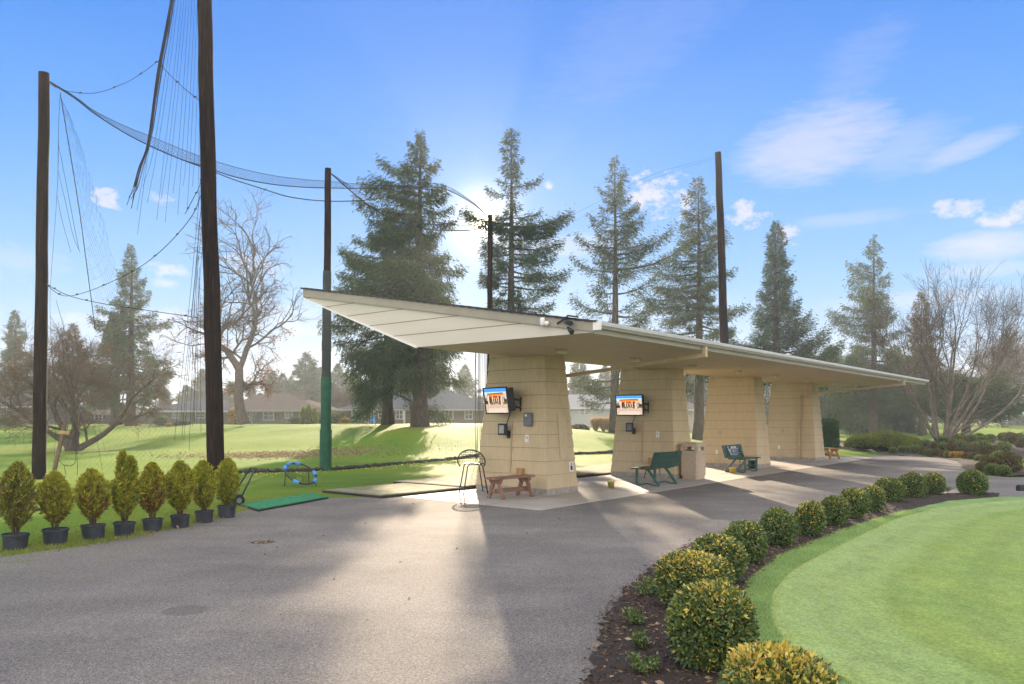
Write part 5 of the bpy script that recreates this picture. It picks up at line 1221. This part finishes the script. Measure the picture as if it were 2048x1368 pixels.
for k, (px, by, pw, top, w, mixp, lab) in enumerate(av):
    p = gd(px, by); sc = F / p.y; r = pw / sc / 2; p.y += r * .8; p.x = (px - 1024) / F * p.y; sc = F / p.y
    H = CAMH + (HOR - top) / sc; W = w / sc / 2 * .90; ph = r * 1.28
    t_ = thing('potted_arborvitae', lab, 'potted shrub', (p.x, p.y, .004), k * .9, GP); t_.rotation_euler = ((-.02, .03, -.035, .01, .03, -.03, .02, -.01)[k], (.03, -.02, .03, -.03, .01, .04, -.02, .02)[k], k * .9)
    mb = MB(); mb.lathe([(0, .005), (r * .82, .005), (r * .84, .0), (r * .93, ph * .86), (r * .95, ph * .86), (r * .97, ph * .88), (r * .98, ph), (r * 1.03, ph), (r * 1.03, ph - .02), (r * .99, ph - .02), (r * .93, ph * .9), (r * .90, ph - .02), (0, ph - .02)], 26)
    mb.build('pot', M['pot'], t_, smooth_=False)
    mb = MB(); mb.lathe([(0, ph - .012), (r * .5, ph - .018), (r * .9, ph - .03)], 16); mb.build('soil', M['soil'], t_)
    rng = np.random.default_rng(400 + k); mb = MB()
    for q in range(7):
        a = q * .9 + k; mb.tube([(.02 * math.cos(a), .02 * math.sin(a), ph - .04), (.06 * math.cos(a), .06 * math.sin(a), ph + .18), (W * .35 * math.cos(a), W * .35 * math.sin(a), ph + (H - ph) * .55)], [.012, .008, .004], 5)
    mb.build('stems', M['twig'], t_)
    z0 = ph + (.03 if k in (6, 7) else .07); n = 7200
    tt = rng.random(n) ** .85; a = rng.random(n) * 2 * PI
    pr = np.interp(tt, [0, .08, .25, .5, .72, .88, 1], [.22, .42, .85, 1.0, .86, .5, .06])
    # several leaders make an uneven outline
    lump = 1 + .17 * np.sin(a * 3 + k * 2 + tt * 4) + .15 * np.sin(a * 7 - tt * 9 + k) + .10 * np.sin(a * 13 + tt * 25)
    rad = W * pr * lump * (rng.random(n) ** .30) * rng.uniform(.85, 1.05, n)
    zz = z0 + (H - z0) * tt * (1 + 0 * a)
    leadx = np.zeros(n); 
    if k == 3:
        two = (tt > .55); sidep = np.where(np.cos(a) > 0, .055, -.075); leadx = np.where(two, sidep * np.clip((tt - .55) * 3, 0, 1), 0); rad = np.where(two, rad * .62, rad); zz = np.where(two & (sidep < 0), z0 + (zz - z0) * .93, zz)
    P = np.stack([np.cos(a) * rad + leadx, np.sin(a) * rad, zz], 1)
    D = np.stack([np.cos(a) * .45, np.sin(a) * .45, np.full(n, .9)], 1) + rng.normal(size=(n, 3)) * .5
    V = leaves(P, D, rng.uniform(.03, .085, n), rng.uniform(.012, .028, n), rng, .15)
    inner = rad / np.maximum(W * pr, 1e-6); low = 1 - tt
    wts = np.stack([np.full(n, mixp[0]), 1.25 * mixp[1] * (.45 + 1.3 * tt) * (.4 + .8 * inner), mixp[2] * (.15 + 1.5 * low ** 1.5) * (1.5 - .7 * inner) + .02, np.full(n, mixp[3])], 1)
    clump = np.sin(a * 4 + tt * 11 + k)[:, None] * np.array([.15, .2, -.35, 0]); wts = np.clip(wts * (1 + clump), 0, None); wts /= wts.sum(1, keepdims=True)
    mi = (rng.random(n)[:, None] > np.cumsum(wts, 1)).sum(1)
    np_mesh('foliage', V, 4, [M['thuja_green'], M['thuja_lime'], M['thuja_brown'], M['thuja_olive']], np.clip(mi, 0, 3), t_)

# ------------------------------------------------------------------ houses
WALLS = {'grey': simple('grey_house_wall', (.20, .19, .185), .8), 'brown': simple('brown_house_wall', (.19, .155, .135), .8), 'cream': simple('cream_house_wall', (.42, .38, .33), .8), 'haze': simple('haze_tinted_house_wall', (.34, .35, .37), .8)}  # the haze wall has distance haze put into its pale blue-grey colour
RM = {'grey': simple('grey_roof', (.12, .125, .135), 1, vary=.15, spec=0), 'brown': simple('brown_roof', (.15, .125, .11), 1, vary=.15, spec=0), 'haze': simple('haze_tinted_roof', (.26, .26, .275), 1, vary=.1, spec=0)}  # the haze roof is paled in its colour to look distant
M['glass'] = simple('window_glass', (.10, .13, .15), .12, vary=.3, spec=.8); M['frame'] = simple('white_window_frame', (.52, .52, .51), .5, vary=.03)
def house(label, x0, x1, Y, eave, ridge, wall, roof, wins, doors=(), hip=True, chimney=None, depth=9, posts=(), base=None, gable_front=None):
    """px range x0..x1 at distance Y, heights from photo rows"""
    X0 = (x0 - 1024) / F * Y; X1 = (x1 - 1024) / F * Y; zb_ = tz((X0 + X1) / 2, Y) - .3; ze = CAMH + (HOR - eave) / F * Y; zr = CAMH + (HOR - ridge) / F * Y
    cx = (X0 + X1) / 2; W = X1 - X0
    t = thing('house', label, 'house', (cx, Y + depth / 2, zb_), 0); he = ze - zb_; hr = zr - zb_
    mb = MB(); mb.box((0, 0, he / 2), (W, depth, he)); mb.build('wall', WALLS[wall], t)
    o = .6; a = W / 2 + o; b = depth / 2 + o; r = max(.3, a - b) if hip else a
    mb = MB(); th = .18
    vs = [(-a, -b, he - .05), (a, -b, he - .05), (a, b, he - .05), (-a, b, he - .05), (-r, 0, hr), (r, 0, hr)]
    lo_ = [(x, y, z - th) for x, y, z in vs[:4]]
    mb.add(vs + lo_, [(0, 1, 5, 4), (1, 2, 5), (2, 3, 4, 5), (3, 0, 4), (9, 8, 7, 6), (0, 6, 7, 1), (1, 7, 8, 2), (2, 8, 9, 3), (3, 9, 6, 0)], 0)
    rf = mb.build('roof', RM[roof], t)
    mb = MB(); mb.box((0, -b - .02, he - .14), (2 * a, .04, .16)); mb.build('eave_board', M['frame'] if wall != 'brown' else M['fascia'], rf)
    if chimney:
        cxp = (chimney - 1024) / F * Y - cx; mb = MB(); mb.box((cxp, -1, hr - .7), (1.0, .8, 1.7)); mb.box((cxp, -1, hr + .18), (1.15, .95, .12)); mb.build('chimney', WALLS['brown'], rf)
    for (wx0, wx1, wy0, wy1) in wins:
        a0 = (wx0 - 1024) / F * Y - cx; a1 = (wx1 - 1024) / F * Y - cx; z0 = CAMH + (HOR - wy1) / F * Y - zb_; z1 = CAMH + (HOR - wy0) / F * Y - zb_
        y = -depth / 2 - .03; mb = MB(); w = .09
        mb.box(((a0 + a1) / 2, y, z1), (a1 - a0 + w, .08, w)); mb.box(((a0 + a1) / 2, y, z0), (a1 - a0 + w, .08, w)); mb.box((a0, y, (z0 + z1) / 2), (w, .08, z1 - z0 - w)); mb.box((a1, y, (z0 + z1) / 2), (w, .08, z1 - z0 - w)); mb.box(((a0 + a1) / 2, y - .003, (z0 + z1) / 2), (w * .7, .08, z1 - z0 - w)); mb.box(((a0 + a1) / 2, y + .003, (z0 + z1) / 2), (a1 - a0 - w, .08, w * .6))
        f_ = mb.build('window', M['frame'], t); mb = MB(); mb.box(((a0 + a1) / 2, y + .02, (z0 + z1) / 2), (a1 - a0 - w, .04, z1 - z0 - w)); mb.build('pane', M['glass'], f_)
    for (dx0, dx1, dy0, dy1) in doors:
        a0 = (dx0 - 1024) / F * Y - cx; a1 = (dx1 - 1024) / F * Y - cx; z1 = CAMH + (HOR - dy0) / F * Y - zb_
        mb = MB(); mb.box(((a0 + a1) / 2, -depth / 2 - .03, z1 / 2), (a1 - a0, .06, z1)); d_ = mb.build('door', M['glass'], t); mb = MB(); mb.box(((a0 + a1) / 2, -depth / 2 - .07, z1 + .03), (a1 - a0 + .2, .06, .1)); mb.box((a0 - .05, -depth / 2 - .07, z1 / 2), (.08, .06, z1)); mb.build('frame', M['frame'], d_)
    for q in posts:
        a0 = (q - 1024) / F * Y - cx; mb = MB(); mb.box((a0, -depth / 2 - .5, (he - .2) / 2), (.16, .16, he - .2)); mb.build('porch_post', M['frame'], t)
    return t
house('grey low house with white framed window at the far left', -90, 64, 70, 811, 786, 'grey', 'grey', [(14, 41, 813, 829), (-40, -20, 813, 829)], [], True)
house('brown roofed house behind the spreading bare tree', 150, 290, 78, 826, 812, 'brown', 'brown', [(190, 205, 829, 840), (225, 240, 829, 840)], [], True)
house('long grey low house left of the dark tall pole', 296, 455, 74, 820, 795, 'grey', 'grey', [(345, 362, 824, 836), (392, 410, 824, 836)], [(372, 382, 824, 845)], True)
house('house with brown hipped roof and chimney behind the bare oak', 418, 640, 76, 819, 784, 'brown', 'brown', [(485, 500, 823, 842), (527, 548, 823, 840), (570, 585, 823, 836)], [(505, 518, 823, 845)], True, 583)
house('grey roofed house with white porch posts behind the two firs', 690, 985, 72, 817, 772, 'brown', 'grey', [(704, 725, 820, 840), (757, 775, 821, 836), (792, 806, 821, 838), (862, 876, 820, 838), (890, 906, 820, 838), (930, 945, 820, 838)], [(738, 746, 820, 845)], True, None, 10, (733, 751, 810, 835, 850))
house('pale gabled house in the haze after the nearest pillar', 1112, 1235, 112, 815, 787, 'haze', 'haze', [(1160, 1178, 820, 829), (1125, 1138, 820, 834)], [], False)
house('cream bungalow glimpsed behind the second pillar', 1300, 1420, 92, 818, 795, 'cream', 'brown', [(1385, 1400, 822, 836)], [], True)
house('hazy pale house under the weeping cedars', 1700, 1850, 112, 826, 806, 'cream', 'brown', [(1770, 1784, 829, 842), (1800, 1814, 829, 842)], [], True)
# porch chairs
for k, (px, lab) in enumerate(((746, 'blue porch chair nearest the white corner post'), (772, 'blue porch chair by the firs'))):
    Y = 70.5; X = (px - 1024) / F * Y; t_ = thing('porch_chair', lab, 'chair', (X, Y, tz(X, Y)), .3, 'blue porch chairs'); t_.scale = (.8, .8, .62); mb = MB(); mb.box((0, 0, .42), (.55, .5, .06)); mb.build('seat', M['foam'], t_)
    mb = MB(); mb.box((0, .25, .75), (.55, .06, .62)); mb.build('backrest', M['foam'], t_)
    for sx in (-1, 1):
        for sy in (-1, 1): mb = MB(); mb.box((sx * .24, sy * .2, .2), (.05, .05, .4)); mb.build('leg', M['foam'], t_)

# ------------------------------------------------------------------ air
mb = MB(); mb.box((0, 177, 10.3), (660, 440, 23.2)); hz = mb.build('haze', [bpy.data.materials.new('haze_air')]); tag(hz, kind='stuff')
hm = hz.data.materials[0]; hm.use_nodes = True; t = NT(hm.node_tree); t.n.remove(t.n['Principled BSDF'])
pv = t.new('ShaderNodeVolumePrincipled'); pv.inputs['Color'].default_value = (.86, .93, 1, 1); pv.inputs['Density'].default_value = .0011; pv.inputs['Anisotropy'].default_value = .28
t.l.new(pv.outputs[0], t.n['Material Output'].inputs['Volume'])

# ------------------------------------------------------------------ light and sky
SD = Vector((-.038, 1, .2535)).normalized(); EL = math.asin(SD.z); AZ = math.atan2(SD.x, SD.y)
sun = bpy.data.lights.new('sun', 'SUN'); sun.energy = 5.0; sun.angle = math.radians(.55); sun.color = (1, .80, .57)
so = link(bpy.data.objects.new('sun', sun)); so.rotation_euler = SD.to_track_quat('Z', 'Y').to_euler()
W = bpy.data.worlds.new('World'); S.world = W; W.use_nodes = True; t = NT(W.node_tree)
for n_ in list(t.n): t.n.remove(n_)
gen = t.new('ShaderNodeTexCoord').outputs['Generated']; sp = t.new('ShaderNodeSeparateXYZ'); t.l.new(gen, sp.inputs[0]); dx, dy, dz = sp.outputs
el = t.math('DIVIDE', t.math('ARCSINE', dz), PI / 180); az = t.math('DIVIDE', t.math('ARCTAN2', dx, dy), PI / 180)
E = .33
def sk(r, g, b, k=E): c = lin(r, g, b); return (c[0] * k, c[1] * k, c[2] * k, 1)
sky = t.ramp(t.math('DIVIDE', el, 60, clamp=True), [(0, sk(176, 200, 230)), (.06, sk(168, 200, 238)), (.15, sk(132, 194, 248)), (.28, sk(84, 168, 250)), (.42, sk(34, 140, 243)), (.55, sk(14, 122, 234)), (1, sk(30, 100, 205))])
# clouds in the visible part: soft ellipses in direction space broken up by noise
def noise_dir(scale, sx, sy, seed, detail=5, rough=.6):
    cb = t.new('ShaderNodeCombineXYZ'); t.put(cb.inputs[0], t.math('MULTIPLY', az, sx)); t.put(cb.inputs[1], t.math('MULTIPLY', el, sy)); cb.inputs[2].default_value = seed
    return t.noise(cb.outputs[0], scale, detail, rough)
nf = noise_dir(1.0, .45, .7, 1.7, 6, .62); nw = noise_dir(1.0, .14, .5, 5.2, 4, .6); nc = noise_dir(1.0, 1.0, 1.5, 9.3, 6, .62); nw0 = nw; ns_ = noise_dir(1.0, .5, 2.2, 3.1, 6, .68); nw = t.math('ADD', t.math('MULTIPLY', nw0, .45), t.math('MULTIPLY', ns_, .55))
def cloud(px, py, rx, ry, amt, hard, rot=0.0, noise=None):
    a0 = math.degrees(math.atan2(px - 1024, F)); e0 = math.degrees(math.atan2(HOR - py, math.hypot(F, px - 1024)))
    k = math.degrees(1 / F) * math.cos(math.radians(a0))
    rx *= k; ry *= k; c, s = math.cos(rot), math.sin(rot)
    da = t.math('SUBTRACT', az, a0); de = t.math('SUBTRACT', el, e0)
    u = t.math('ADD', t.math('MULTIPLY', da, c / rx), t.math('MULTIPLY', de, s / rx)); v = t.math('ADD', t.math('MULTIPLY', da, -s / ry), t.math('MULTIPLY', de, c / ry))
    d = t.math('ADD', t.math('MULTIPLY', u, u), t.math('MULTIPLY', v, v))
    f = t.math('ADD', t.math('SUBTRACT', 1, d), t.math('MULTIPLY', t.math('SUBTRACT', nc if noise is None else noise, .5), hard * (1.9 if noise is None else 2.0)))
    return t.math('MULTIPLY', t.math('SMOOTH_MIN', t.math('MULTIPLY', t.math('MAXIMUM', f, 0), 1.0 if noise is not None else .85), 1, .3), amt)
cl = None
for c in ((1640, 285, 170, 85, .50, 1.2, .1, nw), (1800, 300, 120, 60, .25, 1.4, .2, nw), (1925, 300, 110, 26, .40, 1.2, .25, nw), (1980, 490, 130, 34, .60, .9, .0, nw), (1960, 540, 120, 18, .3, 1, 0, nw), (1915, 418, 46, 20, .62, 3.2, -.15), (2025, 432, 62, 24, .78, 2.6, .1), (1320, 392, 78, 38, .72, 3.4, -.15), (1488, 430, 44, 24, .72, 3.2, -.15), (1575, 466, 34, 22, .60, 3.4, -.3), (1100, 371, 14, 9, .62, 2.6), (212, 396, 26, 20, .62, 4.0, -.7), (318, 395, 24, 12, .42, 3, -.1), (345, 538, 55, 14, .55, 2.6), (330, 566, 40, 10, .4, 2.4), (350, 660, 110, 46, .52, 1.8), (500, 530, 70, 30, .45, 2.4), (560, 640, 120, 40, .35, 2), (170, 645, 90, 25, .35, 2), (40, 520, 100, 40, .2, 1.6), (1130, 490, 150, 24, .35, 1.5, 0, nw), (1700, 438, 130, 16, .22, 1.2, 0, nw), (1650, 680, 40, 10, .3, 2), (1830, 600, 200, 22, .25, 1.4, 0, nw), (1300, 60, 260, 90, .08, 2.2, .4, nw), (1720, 120, 120, 60, .12, 2, .6, nw)):
    x = cloud(*c); cl = x if cl is None else t.math('MAXIMUM', cl, x)
wisp = t.math('MULTIPLY', t.ramp(nw, [(.55, 0), (.85, .09)]), t.math('SUBTRACT', 1, t.math('DIVIDE', el, 40), clamp=True))
cl = t.math('MAXIMUM', cl, wisp)
sky = t.mix(cl, sky, sk(240, 232, 240))
# fill light: unseen white cloud added overhead and behind the camera to lift shade
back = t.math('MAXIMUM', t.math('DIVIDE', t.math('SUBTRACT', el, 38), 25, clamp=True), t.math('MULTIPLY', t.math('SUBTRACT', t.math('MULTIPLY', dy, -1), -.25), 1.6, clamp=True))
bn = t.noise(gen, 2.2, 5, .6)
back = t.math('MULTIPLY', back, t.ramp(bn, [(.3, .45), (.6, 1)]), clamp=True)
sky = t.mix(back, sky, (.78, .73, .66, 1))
# ground side of the sphere
sky = t.mix(t.math('MULTIPLY', t.math('MULTIPLY', el, -.5), 1, clamp=True), sky, (.22, .23, .19, 1))
# glow round the sun
dt = t.new('ShaderNodeVectorMath', operation='DOT_PRODUCT'); t.l.new(gen, dt.inputs[0]); dt.inputs[1].default_value = SD
dd = t.math('MAXIMUM', dt.outputs['Value'], 0)
g1 = t.math('ADD', t.math('MULTIPLY', t.math('POWER', dd, 24000), 16), t.math('ADD', t.math('MULTIPLY', t.math('POWER', dd, 1600), .42), t.math('MULTIPLY', t.math('POWER', dd, 200), .05)))
vm = t.new('ShaderNodeVectorMath', operation='SCALE'); vm.inputs[0].default_value = (1, .84, .56); t.put(vm.inputs['Scale'], g1)
sky = t.mix(1.0, sky, vm.outputs[0], 'ADD')
ns = t.new('ShaderNodeTexSky', sky_type='NISHITA'); ns.sun_disc = False; ns.sun_elevation = EL; ns.sun_rotation = AZ
vs_ = t.new('ShaderNodeVectorMath', operation='SCALE'); t.l.new(ns.outputs[0], vs_.inputs[0]); vs_.inputs['Scale'].default_value = .002
sky = t.mix(1.0, sky, vs_.outputs[0], 'ADD')
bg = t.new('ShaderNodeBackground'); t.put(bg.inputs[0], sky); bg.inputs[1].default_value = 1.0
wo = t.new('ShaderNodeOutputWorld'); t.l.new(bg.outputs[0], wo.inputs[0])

# ------------------------------------------------------------------ camera and render
cam = bpy.data.cameras.new('camera'); co = link(bpy.data.objects.new('camera', cam)); co.location = (0, 0, CAMH); co.rotation_euler = (PI / 2, 0, 0)
cam.sensor_width = 36; cam.lens = 36 * F / 2048; cam.shift_y = (HOR - 684) / 2048; cam.clip_end = 2000; cam.clip_start = .05
S.camera = co
vs = S.view_settings; vs.view_transform = 'Standard'; vs.look = 'None'; vs.exposure = 1.6; vs.gamma = 1.0
S.render.engine = 'CYCLES'; cy = S.cycles
cy.use_denoising = True
try: cy.denoiser = 'OPENIMAGEDENOISE'
except Exception: pass
cy.max_bounces = 6; cy.diffuse_bounces = 4; cy.glossy_bounces = 2; cy.transmission_bounces = 3; cy.volume_bounces = 1; cy.transparent_max_bounces = 8
cy.sample_clamp_indirect = 6; cy.caustics_reflective = False; cy.caustics_refractive = False
